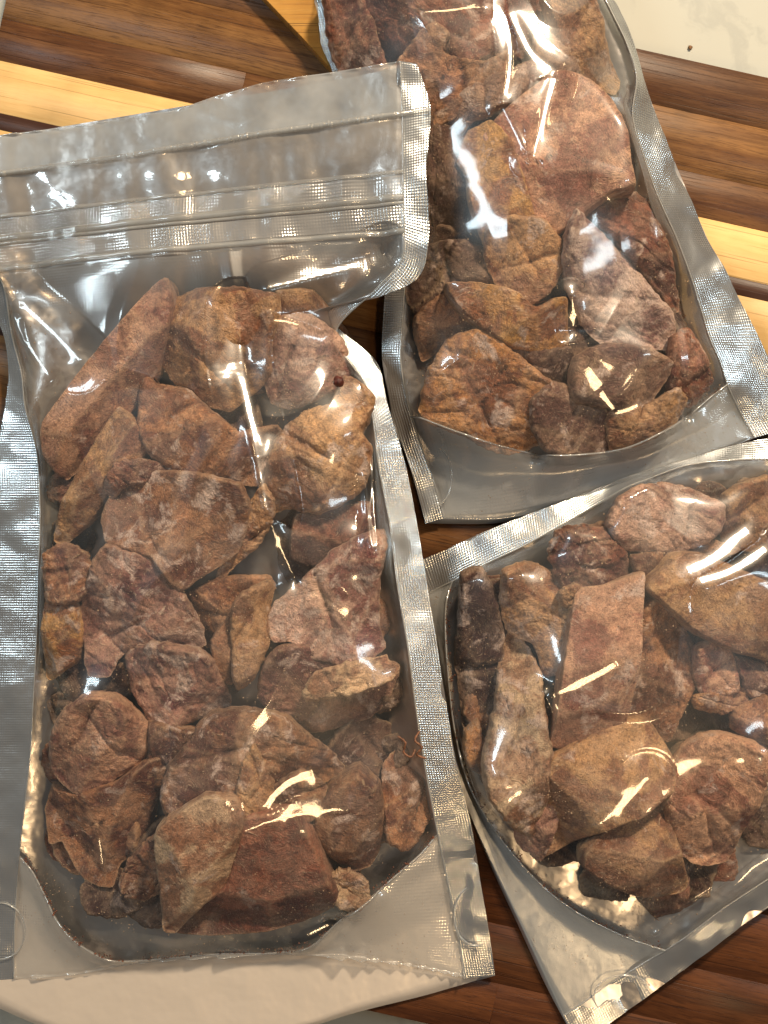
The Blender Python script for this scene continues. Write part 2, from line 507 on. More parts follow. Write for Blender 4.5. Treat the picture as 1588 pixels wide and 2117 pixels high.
def block(name, u0, u1, v0, v1, z0, z1, mat, parent, bev=0.00012):
    """a bevelled block in the board's own frame: u along the strips, v across (v grows towards the viewer)"""
    x0, x1, y0, y1 = u0 * K, u1 * K, -v1 * K, -v0 * K
    g = 0.00001
    x0 += g; x1 -= g; y0 += g; y1 -= g
    b = bev
    V = []
    for z, i in ((z0, 0), (z1 - b, 0), (z1, b)):
        V += [(x0 + i, y0 + i, z), (x1 - i, y0 + i, z), (x1 - i, y1 - i, z), (x0 + i, y1 - i, z)]
    F = [(3, 2, 1, 0), (8, 9, 10, 11)]
    for r in (0, 4):
        for j in range(4):
            F.append((r + j, r + (j + 1) % 4, r + 4 + (j + 1) % 4, r + 4 + j))
    o = mesh_obj(name, V, F, mat, None, smooth=False)
    o.parent = parent
    return o


board = empty('cutting_board', (-794 * K, 1058.5 * K, 0), 'striped walnut and maple cutting board under the three clear pouches', 'cutting board')
board.rotation_euler = (0, 0, -TH)
rows = [(-190, -85, 'w', (12,)), (-85, 35, 'l', (12,)), (35, 122, 'w', (12, 530)),
        (122, 228, 'm', (12,)), (228, 262, 'd', (12, 1350)), (262, 372, 'm', (12, 1500)),
        (372, 500, 'l', (12, 760)), (500, 640, 'w', (12, 1300)), (640, 676, 'd', (12, 1100)), (676, 800, 'l', (12, 700, 1500)),
        (800, 960, 'w', (12, 1000)), (960, 1060, 'w', (12, 1500)), (1060, 1100, 'd', (12, 900)), (1100, 1240, 'w', (12, 700, 1500)),
        (1240, 1380, 'v', (12, 1100)), (1380, 1500, 'v', (12, 900, 1700)), (1500, 1640, 'v', (12, 1230)), (1640, 1760, 'v', (12, 1000, 1650)), (1760, 1873, 'v', (12, 1450))]
MM = {'v': wood_material('deep_walnut', (0.115, 0.040, 0.014), (0.055, 0.019, 0.008), (0.025, 0.009, 0.005)), 'w': WALNUT, 'l': WALNUT_L, 'd': WALNUT_D, 'm': MAPLE}
for v0, v1, k, us in rows:
    us = list(us) + [2200]
    for a, b in zip(us[:-1], us[1:]):
        block('wood_strip', a, b, v0, v1, -0.0218, -0.00001 * ((int(a) * 7 + int(v0)) % 4), MM[k], board)

# amber corner of a second board that lies on the first
def prism(name, pts, z0, z1, mat, bev=0.0008):
    n = len(pts)
    p1 = W([p[0] for p in pts], [p[1] for p in pts], z1)
    c = p1.mean(0)
    V = []
    for z, s in ((z0, 1.0), (z1 - bev, 1.0), (z1, 0.985)):
        q = c + (p1 - c) * s
        q[:, 2] = z
        V.append(q)
    V = np.vstack(V)
    me = bpy.data.meshes.new(name)
    F = [tuple(range(2 * n, 3 * n))[::-1]]
    for r in (0, n):
        for j in range(n):
            F.append((r + j, r + n + j, r + n + (j + 1) % n, r + (j + 1) % n))
    me.from_pydata([tuple(v) for v in V], [], F)
    me.materials.append(mat)
    o = bpy.data.objects.new(name, me)
    C.objects.link(o)
    return o


AMBER = wood_material('amber_wood', (0.62, 0.33, 0.08), (0.52, 0.25, 0.055), (0.12, 0.05, 0.02), 0.25)
am = prism('small_board', [(540, -10), (640, 95), (692, 152), (800, 60), (930, -120), (700, -220), (430, -130)], 0.0004, 0.0065, AMBER)
tag(am, 'amber wooden board corner lying between the striped board and the tall pouch', 'board')

# ------------------------------------------------------------------ dried meat chunks
TONE = {
    'tan': ((0.42, 0.235, 0.120), (0.20, 0.085, 0.042)),
    'brown': ((0.30, 0.138, 0.072), (0.115, 0.042, 0.025)),
    'mauve': ((0.33, 0.165, 0.130), (0.110, 0.036, 0.033)),
    'pink': ((0.44, 0.240, 0.165), (0.22, 0.090, 0.062)),
    'orange': ((0.42, 0.190, 0.070), (0.19, 0.064, 0.026)),
    'red': ((0.23, 0.080, 0.050), (0.085, 0.024, 0.018)),
    'cream': ((0.55, 0.375, 0.25), (0.27, 0.125, 0.065)),
    'grey': ((0.30, 0.178, 0.125), (0.13, 0.060, 0.045)),
    'marbled': ((0.58, 0.40, 0.36), (0.135, 0.040, 0.042)),
    'rosy': ((0.50, 0.31, 0.255), (0.20, 0.075, 0.062)),
    'peach': ((0.54, 0.29, 0.19), (0.19, 0.058, 0.042)),
    'gold': ((0.48, 0.25, 0.085), (0.25, 0.095, 0.035)),
    'olive': ((0.54, 0.385, 0.27), (0.29, 0.145, 0.075)),
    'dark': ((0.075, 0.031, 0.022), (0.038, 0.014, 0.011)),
}
# (label, outline px, top height mm, thickness mm, edge rounding px, (tilt direction deg clockwise from right, slope), [(facet direction, slope, offset px)], tone, frost, roughness)
POUCH1 = [
 ('long straight pale stick of dried meat under the zipper corner', [(338, 572), (315, 585), (180, 742), (75, 868), (72, 938), (112, 985), (215, 880), (305, 770), (345, 660), (350, 600)], 33, 21, 8, (135, 0.03), [(42, 1.25, 8)], 'pink', 0.30, 0.7),
 ('rounded tan and brown lump touching the zipper end of the large pouch', [(313, 690), (330, 612), (400, 588), (480, 590), (566, 605), (572, 650), (552, 700), (550, 765), (505, 802), (462, 836), (400, 820), (350, 780), (322, 738)], 36, 20, 42, (90, 0.05), [(80, 0.45, 30), (20, 0.5, 90)], 'tan', 0.25, 1.1),
 ('mauve lump with a pointed tip beside the dark red crumb', [(548, 700), (575, 655), (640, 650), (695, 690), (735, 762), (722, 792), (690, 802), (600, 836), (560, 822), (543, 780)], 31, 17, 26, (60, 0.06), [(110, 0.5, 40)], 'rosy', 0.5, 1.2),
 ('smooth tan piece deep behind the mauve lump near the shoulder', [(570, 600), (650, 598), (725, 700), (765, 780), (770, 830), (700, 800), (640, 700), (575, 660)], 22, 12, 20, (30, 0.0), [], 'tan', 0.1, 0.6),
 ('wedge of dried meat with a curled pale rim below the rounded lump', [(288, 752), (322, 792), (382, 802), (430, 850), (480, 885), (560, 872), (577, 905), (560, 950), (530, 1000), (440, 990), (375, 985), (310, 940), (285, 900), (282, 820)], 29, 16, 24, (80, 0.05), [(200, 0.35, 90), (95, 0.6, 70)], 'brown', 0.4, 1.1),
 ('flat sided block standing on edge along the pouch edge', [(235, 840), (306, 906), (288, 952), (228, 1003), (190, 1062), (120, 1122), (94, 1115), (110, 1050), (165, 950), (208, 872)], 28, 16, 12, (135, 0.05), [(20, 0.55, 18), (100, 0.5, 60)], 'tan', 0.2, 0.9),
 ('broad folded tan leaf of meat crossed by the vertical glint', [(545, 975), (562, 920), (602, 870), (650, 840), (712, 832), (768, 842), (745, 897), (764, 925), (760, 965), (745, 1007), (700, 1042), (650, 1057), (592, 1047), (543, 1062), (528, 1022)], 36, 15, 16, (100, 0.05), [(150, 0.35, 20), (30, 0.45, 60)], 'tan', 0.45, 1.5),
 ('small tan corner piece directly under the dark red crumb', [(690, 828), (712, 778), (742, 790), (770, 820), (764, 855), (742, 895), (700, 855)], 30, 12, 10, (0, 0.0), [(40, 0.5, 10)], 'tan', 0.3, 0.8),
 ('two faced rust brown chunk with frosty patches in the pouch centre', [(204, 1068), (228, 1010), (262, 988), (330, 977), (400, 980), (490, 1000), (508, 1040), (500, 1090), (478, 1142), (420, 1182), (360, 1222), (322, 1172), (312, 1152), (280, 1142), (215, 1122)], 35, 17, 14, (60, 0.03), [(190, 0.42, 10), (60, 0.35, 40)], 'brown', 0.62, 1.0),
 ('thin crinkled flake resting on top of the two faced chunk', [(213, 1003), (238, 960), (300, 953), (345, 965), (338, 985), (262, 1000), (225, 1032)], 32, 8, 9, (0, 0), [], 'red', 0.5, 1.5),
 ('narrow olive brown sliver tapering to a point', [(540, 1005), (562, 1040), (556, 1082), (520, 1132), (482, 1166), (455, 1197), (442, 1190), (462, 1132), (490, 1085), (512, 1040)], 29, 11, 10, (120, 0.05), [(220, 0.5, 10)], 'tan', 0.35, 1.3),
 ('wrinkled mauve brown sheet shaped like a torn leaf', [(150, 1292), (165, 1235), (190, 1160), (222, 1130), (292, 1150), (332, 1172), (372, 1240), (402, 1292), (410, 1340), (368, 1362), (300, 1335), (245, 1352), (212, 1402), (170, 1404), (162, 1335)], 31, 12, 12, (100, 0.05), [(160, 0.25, 30)], 'mauve', 0.55, 1.5),
 ('small rough lump at the pouch edge above an orange piece', [(86, 1150), (130, 1128), (168, 1150), (180, 1200), (152, 1242), (92, 1242)], 26, 13, 18, (180, 0.1), [], 'brown', 0.3, 1.4),
 ('orange brown piece pressed against the long side seal', [(82, 1240), (150, 1250), (160, 1310), (150, 1362), (95, 1407), (78, 1400)], 24, 14, 14, (180, 0.1), [(60, 0.4, 20)], 'gold', 0.35, 0.9),
 ('dim piece in the gap right of the torn leaf sheet', [(378, 1232), (450, 1200), (545, 1193), (562, 1222), (500, 1262), (470, 1302), (420, 1342), (398, 1282)], 20, 12, 14, (0, 0), [(90, 0.3, 20)], 'brown', 0.1, 1.0),
 ('upright brown finger shaped piece in the middle of the pouch', [(478, 1262), (500, 1230), (548, 1205), (562, 1220), (547, 1282), (546, 1342), (522, 1402), (490, 1427), (477, 1400), (480, 1330)], 30, 16, 20, (0, 0.05), [(0, 0.4, 20)], 'tan', 0.25, 1.0),
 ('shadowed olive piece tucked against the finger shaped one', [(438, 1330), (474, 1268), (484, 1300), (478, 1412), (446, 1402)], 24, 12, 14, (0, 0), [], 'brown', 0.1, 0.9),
 ('pinkish mauve chunk with a pale raised crest by the long seal', [(548, 1292), (568, 1250), (620, 1210), (680, 1150), (740, 1110), (790, 1100), (798, 1130), (782, 1200), (777, 1282), (792, 1342), (762, 1372), (690, 1377), (640, 1362), (600, 1332), (565, 1332)], 36, 18, 30, (100, 0.04), [(170, 0.4, 50), (30, 0.4, 60)], 'rosy', 0.72, 1.5),
 ('curled disc of meat that wraps around a cream rim', [(531, 1442), (545, 1380), (582, 1340), (640, 1342), (700, 1375), (760, 1362), (817, 1382), (820, 1402), (802, 1452), (762, 1492), (700, 1510), (640, 1524), (590, 1502), (550, 1472)], 28, 15, 24, (60, 0.05), [(140, 0.3, 50)], 'mauve', 0.35, 1.2),
 ('cream coloured fatty strip inside the curled disc', [(628, 1432), (660, 1392), (722, 1375), (790, 1363), (822, 1385), (802, 1412), (742, 1427), (690, 1442), (640, 1454)], 33, 10, 15, (0, 0.0), [], 'cream', 0.3, 1.6),
 ('grey mauve knobbly chunk with a small bright glint', [(248, 1365), (290, 1340), (330, 1336), (400, 1350), (427, 1370), (442, 1410), (458, 1450), (456, 1482), (400, 1495), (350, 1512), (302, 1502), (285, 1480), (262, 1430)], 34, 18, 20, (90, 0.05), [(200, 0.5, 60)], 'mauve', 0.6, 1.6),
 ('large pinkish brown boulder low at the far seal', [(86, 1545), (110, 1492), (160, 1450), (190, 1442), (232, 1450), (262, 1480), (293, 1512), (290, 1562), (270, 1592), (222, 1622), (150, 1662), (110, 1642), (85, 1602)], 35, 20, 22, (70, 0.04), [(110, 0.45, 20), (190, 0.4, 70)], 'pink', 0.2, 1.1),
 ('broad dim brown slab sloping below the pinkish boulder', [(75, 1700), (92, 1640), (150, 1650), (225, 1630), (300, 1570), (345, 1560), (352, 1602), (312, 1652), (300, 1702), (272, 1772), (232, 1802), (215, 1850), (190, 1855), (150, 1832), (130, 1802), (112, 1760), (85, 1765)], 25, 15, 22, (100, 0.06), [(80, 0.2, 30)], 'brown', 0.15, 0.9),
 ('waist shaped piece bridging the knobbly chunk and the slab', [(298, 1502), (350, 1508), (396, 1518), (372, 1562), (342, 1612), (312, 1662), (300, 1692), (255, 1700), (262, 1640), (302, 1590)], 29, 14, 18, (120, 0.08), [], 'brown', 0.35, 1.3),
 ('wide red brown hunk arched over the cream faced block', [(328, 1645), (345, 1590), (400, 1520), (430, 1485), (500, 1476), (582, 1490), (642, 1540), (685, 1580), (702, 1612), (660, 1642), (560, 1645), (500, 1645), (430, 1672), (340, 1702)], 34, 18, 24, (80, 0.04), [(190, 0.35, 20), (0, 0.3, 80)], 'brown', 0.3, 1.4),
 ('block with a broad cream olive face near the gusset', [(313, 1742), (340, 1705), (382, 1675), (422, 1650), (487, 1655), (502, 1692), (492, 1762), (472, 1842), (402, 1902), (345, 1962), (319, 1955), (316, 1850)], 40, 20, 12, (100, 0.03), [(175, 0.5, 75), (110, 0.2, 60)], 'olive', 0.2, 0.7),
 ('smooth chestnut block glowing red beside the cream faced one', [(482, 1760), (502, 1690), (600, 1678), (622, 1702), (652, 1762), (672, 1822), (692, 1872), (690, 1902), (640, 1932), (540, 1962), (420, 1972), (347, 1965), (402, 1895), (462, 1840)], 37, 20, 22, (90, 0.15), [(100, 0.6, 30)], 'red', 0.0, 0.5),
 ('smooth oval lump right of the white film highlight', [(640, 1722), (660, 1662), (700, 1622), (742, 1600), (782, 1642), (792, 1702), (787, 1762), (762, 1812), (722, 1822), (680, 1792), (650, 1752)], 30, 18, 30, (40, 0.06), [(200, 0.35, 40)], 'brown', 0.1, 0.9),
 ('little ragged brown piece left of the cream faced block', [(243, 1832), (270, 1782), (320, 1732), (322, 1850), (290, 1872), (255, 1862)], 22, 13, 14, (90, 0.1), [], 'brown', 0.3, 1.6),
 ('pale crumbly nub at the gusset fold of the large pouch', [(678, 1832), (702, 1808), (752, 1830), (758, 1872), (742, 1892), (700, 1882)], 22, 12, 16, (60, 0.1), [], 'cream', 0.5, 1.7),
 ('smooth red brown strip glimpsed under the folded tan leaf', [(615, 1062), (760, 1040), (800, 1100), (760, 1150), (640, 1172), (600, 1150)], 21, 11, 14, (60, 0.0), [], 'red', 0.0, 0.6),
 ('thin twisted brown piece by the long seal near the gusset', [(795, 1602), (850, 1535), (885, 1580), (890, 1700), (845, 1765), (800, 1732)], 20, 12, 16, (0, 0.1), [], 'brown', 0.3, 1.6),
 ('fin shaped olive ridge standing between two large blocks', [(490, 1665), (500, 1590), (522, 1545), (548, 1600), (560, 1650), (520, 1700)], 37, 14, 12, (0, 0), [(20, 0.7, 4)], 'tan', 0.3, 1.3),
 ('small tapering brown piece beside the fin shaped ridge', [(560, 1640), (620, 1600), (668, 1640), (640, 1700), (600, 1700)], 33, 12, 16, (60, 0.1), [], 'brown', 0.3, 1.2),
]
POUCH2 = [
 ('wide purple brown chunk at the top of the tall pouch', [(690, -60), (1110, -60), (1124, 20), (1115, 80), (1060, 92), (1000, 112), (905, 130), (845, 122), (790, 60), (700, 20)], 29, 18, 26, (90, 0.04), [(150, 0.2, 60), (70, 0.2, 70)], 'red', 0.35, 1.5),
 ('peaked tan brown ridge below the purple brown chunk', [(800, 150), (835, 105), (872, 60), (905, 38), (932, 70), (922, 108), (1000, 120), (1042, 100), (1048, 150), (985, 200), (905, 240), (880, 190)], 30, 14, 14, (120, 0.05), [(200, 0.35, 30)], 'brown', 0.3, 1.3),
 ('tan lump in the upper corner beside the white counter', [(1125, -30), (1230, -30), (1262, 60), (1294, 130), (1285, 158), (1215, 135), (1172, 92), (1150, 40)], 27, 16, 24, (40, 0.06), [], 'tan', 0.3, 1.1),
 ('grey olive folded strip crossing above the big pink disc', [(890, 245), (960, 180), (1050, 140), (1110, 110), (1120, 150), (1060, 205), (985, 232), (960, 262), (900, 270)], 30, 12, 14, (120, 0.04), [(120, 0.3, 10)], 'grey', 0.4, 1.4),
 ('biggest smooth pink disc under the diamond shaped glint', [(1000, 268), (1045, 215), (1100, 170), (1162, 128), (1228, 155), (1272, 205), (1300, 270), (1306, 330), (1316, 382), (1260, 396), (1212, 432), (1160, 468), (1120, 480), (1070, 450), (1020, 380), (985, 320)], 39, 16, 14, (170, 0.05), [(30, 0.2, 90)], 'pink', 0.22, 0.6),
 ('orange brown slab against the flank of the pink disc', [(953, 322), (972, 262), (1020, 240), (1060, 290), (1085, 380), (1110, 440), (1112, 470), (1062, 482), (1020, 530), (1002, 480), (978, 410), (970, 350)], 34, 15, 12, (190, 0.15), [(200, 0.35, 20)], 'gold', 0.2, 0.8),
 ('tongue shaped lobe hanging below the pink disc', [(1010, 470), (1060, 445), (1120, 450), (1160, 490), (1168, 532), (1148, 582), (1102, 618), (1064, 606), (1030, 560), (1012, 520)], 35, 15, 22, (110, 0.08), [], 'tan', 0.3, 1.0),
 ('marbled purple and white oval chunk', [(1178, 478), (1195, 428), (1232, 450), (1292, 500), (1362, 580), (1404, 622), (1420, 662), (1404, 702), (1342, 704), (1272, 692), (1222, 652), (1190, 582), (1172, 522)], 37, 19, 26, (50, 0.03), [(140, 0.4, 45), (330, 0.4, 60)], 'marbled', 0.95, 1.4),
 ('plum brown rugged mass behind the marbled oval', [(1220, 442), (1290, 398), (1352, 418), (1402, 530), (1424, 622), (1390, 612), (1330, 542), (1270, 482)], 28, 16, 22, (330, 0.08), [], 'red', 0.35, 1.7),
 ('golden orange wedge with a dark underside', [(928, 580), (1000, 583), (1062, 600), (1102, 630), (1140, 612), (1172, 610), (1180, 662), (1178, 712), (1122, 720), (1052, 702), (990, 662), (942, 622)], 35, 18, 10, (90, 0.05), [(90, 0.3, 50)], 'gold', 0.35, 0.9),
 ('big rough rust brown chunk in the lower pouch corner', [(872, 842), (890, 762), (932, 700), (992, 680), (1052, 720), (1102, 762), (1152, 800), (1135, 902), (1050, 932), (962, 892), (900, 872)], 31, 18, 24, (100, 0.04), [(20, 0.3, 60)], 'orange', 0.35, 1.7),
 ('grey brown slab lowest in the tall pouch', [(1100, 832), (1142, 790), (1192, 800), (1272, 850), (1282, 922), (1202, 937), (1142, 930), (1110, 882)], 29, 15, 14, (90, 0.06), [(100, 0.3, 30)], 'grey', 0.35, 1.2),
 ('grey olive lump under the bright angular glint', [(1188, 792), (1200, 732), (1262, 708), (1342, 715), (1402, 745), (1372, 800), (1332, 842), (1262, 832), (1200, 827)], 35, 17, 24, (60, 0.04), [(190, 0.3, 60)], 'grey', 0.4, 0.9),
 ('tan brown piece at the rounded gusset end', [(1262, 852), (1340, 838), (1402, 800), (1428, 830), (1402, 872), (1332, 912), (1275, 925)], 27, 14, 16, (60, 0.08), [], 'tan', 0.3, 1.3),
 ('dark red piece squeezed against the far seal', [(1395, 700), (1432, 680), (1480, 780), (1442, 832), (1390, 798)], 26, 14, 16, (0, 0.1), [], 'red', 0.3, 1.3),
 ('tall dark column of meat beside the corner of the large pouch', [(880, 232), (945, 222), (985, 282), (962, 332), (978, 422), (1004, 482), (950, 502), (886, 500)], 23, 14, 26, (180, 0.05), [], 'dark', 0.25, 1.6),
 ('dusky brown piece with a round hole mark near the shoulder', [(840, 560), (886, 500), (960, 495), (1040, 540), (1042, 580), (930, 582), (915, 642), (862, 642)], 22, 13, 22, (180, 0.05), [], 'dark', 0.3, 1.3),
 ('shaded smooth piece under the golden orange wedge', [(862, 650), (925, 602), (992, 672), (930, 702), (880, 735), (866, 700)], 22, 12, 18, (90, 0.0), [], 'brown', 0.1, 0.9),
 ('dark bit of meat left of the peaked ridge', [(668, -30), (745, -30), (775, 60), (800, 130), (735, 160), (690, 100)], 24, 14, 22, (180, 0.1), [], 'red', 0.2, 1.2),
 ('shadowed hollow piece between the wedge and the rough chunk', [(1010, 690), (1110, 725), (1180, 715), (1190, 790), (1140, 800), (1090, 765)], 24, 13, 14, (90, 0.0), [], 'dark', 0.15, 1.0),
 ('mottled brown piece behind the tan lump at the pouch top', [(1110, 60), (1165, 60), (1200, 130), (1160, 150), (1110, 165)], 24, 13, 20, (0, 0.0), [], 'grey', 0.3, 1.2),
]
POUCH3 = [
 ('pale topped oval chunk nearest the long seal', [(1263, 1082), (1290, 1030), (1342, 1003), (1422, 1008), (1502, 1045), (1500, 1092), (1472, 1122), (1382, 1142), (1300, 1132)], 33, 17, 22, (90, 0.03), [(300, 0.35, 40), (20, 0.4, 80)], 'rosy', 0.7, 1.3),
 ('knobbly dark maroon clump', [(1143, 1142), (1160, 1100), (1212, 1088), (1262, 1108), (1302, 1150), (1302, 1192), (1252, 1222), (1192, 1232), (1160, 1192)], 32, 17, 24, (200, 0.04), [], 'red', 0.35, 2.2),
 ('little round tan nub at the corner of the rectangular slab', [(1163, 1227), (1190, 1213), (1227, 1230), (1202, 1262), (1173, 1252)], 34, 11, 12, (0, 0), [], 'tan', 0.4, 1.3),
 ('brown lump with a creamy cap', [(1045, 1185), (1090, 1166), (1152, 1190), (1182, 1250), (1188, 1302), (1172, 1382), (1132, 1402), (1110, 1332), (1062, 1312), (1043, 1252)], 30, 17, 26, (200, 0.05), [(90, 0.3, 20)], 'tan', 0.6, 1.3),
 ('long pale crumpled chunk with a tapered top', [(1058, 1332), (1076, 1308), (1102, 1350), (1127, 1402), (1127, 1472), (1142, 1562), (1142, 1652), (1112, 1742), (1060, 1722), (1010, 1642), (1005, 1582), (1030, 1482), (1040, 1392)], 35, 18, 20, (180, 0.06), [(200, 0.4, 30), (0, 0.5, 40)], 'olive', 0.5, 1.7),
 ('flat rectangular pinkish slab standing out in the middle', [(1198, 1230), (1262, 1214), (1341, 1190), (1336, 1252), (1319, 1402), (1297, 1560), (1265, 1574), (1200, 1560), (1147, 1549), (1155, 1480), (1176, 1350)], 39, 13, 5, (95, 0.02), [], 'pink', 0.35, 0.5),
 ('rough brown mass right beside the rectangular slab', [(1328, 1262), (1370, 1238), (1412, 1280), (1442, 1332), (1455, 1402), (1432, 1472), (1402, 1545), (1342, 1512), (1308, 1482), (1322, 1352)], 31, 18, 24, (40, 0.05), [(150, 0.3, 40)], 'brown', 0.45, 1.6),
 ('large smooth triangular slab under the white glare', [(1342, 1215), (1400, 1150), (1462, 1148), (1588, 1205), (1660, 1250), (1660, 1380), (1540, 1352), (1452, 1312), (1375, 1250)], 36, 16, 14, (60, 0.02), [(100, 0.3, 50)], 'tan', 0.3, 0.6),
 ('short rosy stub under the triangular slab', [(1448, 1342), (1510, 1330), (1532, 1382), (1532, 1432), (1470, 1442), (1448, 1402)], 28, 14, 14, (0, 0.03), [(0, 0.4, 15)], 'pink', 0.4, 1.0),
 ('thin reddish piece beyond the rosy stub', [(1528, 1362), (1590, 1385), (1650, 1440), (1560, 1440)], 25, 12, 10, (0, 0), [], 'red', 0.4, 1.0),
 ('narrow brown scrap below the rosy stub', [(1445, 1442), (1540, 1425), (1545, 1462), (1500, 1475), (1450, 1468)], 24, 10, 10, (0, 0), [], 'orange', 0.3, 1.5),
 ('curved smooth band of meat with a long golden glint', [(1133, 1702), (1141, 1580), (1200, 1545), (1290, 1500), (1352, 1502), (1402, 1580), (1397, 1642), (1332, 1692), (1282, 1712), (1202, 1762), (1140, 1797), (1130, 1772)], 36, 17, 16, (130, 0.05), [(315, 0.25, 30), (120, 0.25, 40)], 'tan', 0.25, 0.7),
 ('smooth triangular cut with a rounded base by the gusset', [(1215, 1762), (1260, 1720), (1342, 1690), (1382, 1672), (1407, 1752), (1437, 1842), (1420, 1866), (1342, 1872), (1262, 1837), (1212, 1800)], 31, 16, 14, (100, 0.05), [(110, 0.25, 30)], 'tan', 0.12, 0.6),
 ('rosy red boulder with a peach coloured top', [(1388, 1642), (1410, 1602), (1452, 1545), (1512, 1528), (1592, 1560), (1596, 1642), (1562, 1742), (1540, 1812), (1482, 1822), (1432, 1792), (1402, 1722)], 38, 21, 30, (100, 0.08), [(100, 0.35, 40)], 'peach', 0.35, 1.3),
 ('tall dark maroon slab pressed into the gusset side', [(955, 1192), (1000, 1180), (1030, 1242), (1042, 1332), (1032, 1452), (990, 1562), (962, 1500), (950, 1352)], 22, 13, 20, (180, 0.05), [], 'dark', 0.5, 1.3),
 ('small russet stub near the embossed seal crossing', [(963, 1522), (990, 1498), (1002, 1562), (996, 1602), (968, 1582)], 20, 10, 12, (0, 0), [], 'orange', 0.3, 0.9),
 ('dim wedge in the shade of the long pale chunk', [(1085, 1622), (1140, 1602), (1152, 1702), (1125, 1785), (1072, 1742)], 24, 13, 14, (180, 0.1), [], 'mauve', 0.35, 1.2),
 ('shaded piece low behind the rosy red boulder', [(1528, 1472), (1590, 1448), (1650, 1500), (1605, 1542), (1530, 1512)], 25, 13, 14, (0, 0), [], 'brown', 0.2, 1.2),
 ('tan chunk under the cool glare at the seal', [(1508, 1022), (1590, 988), (1660, 1000), (1660, 1125), (1520, 1132)], 28, 14, 22, (0, 0), [], 'tan', 0.3, 1.0),
 ('brown slope joining the oval chunk and the triangular slab', [(1310, 1150), (1400, 1135), (1480, 1120), (1540, 1140), (1460, 1170), (1400, 1190), (1350, 1225)], 26, 14, 18, (0, 0), [], 'brown', 0.2, 1.0),
]


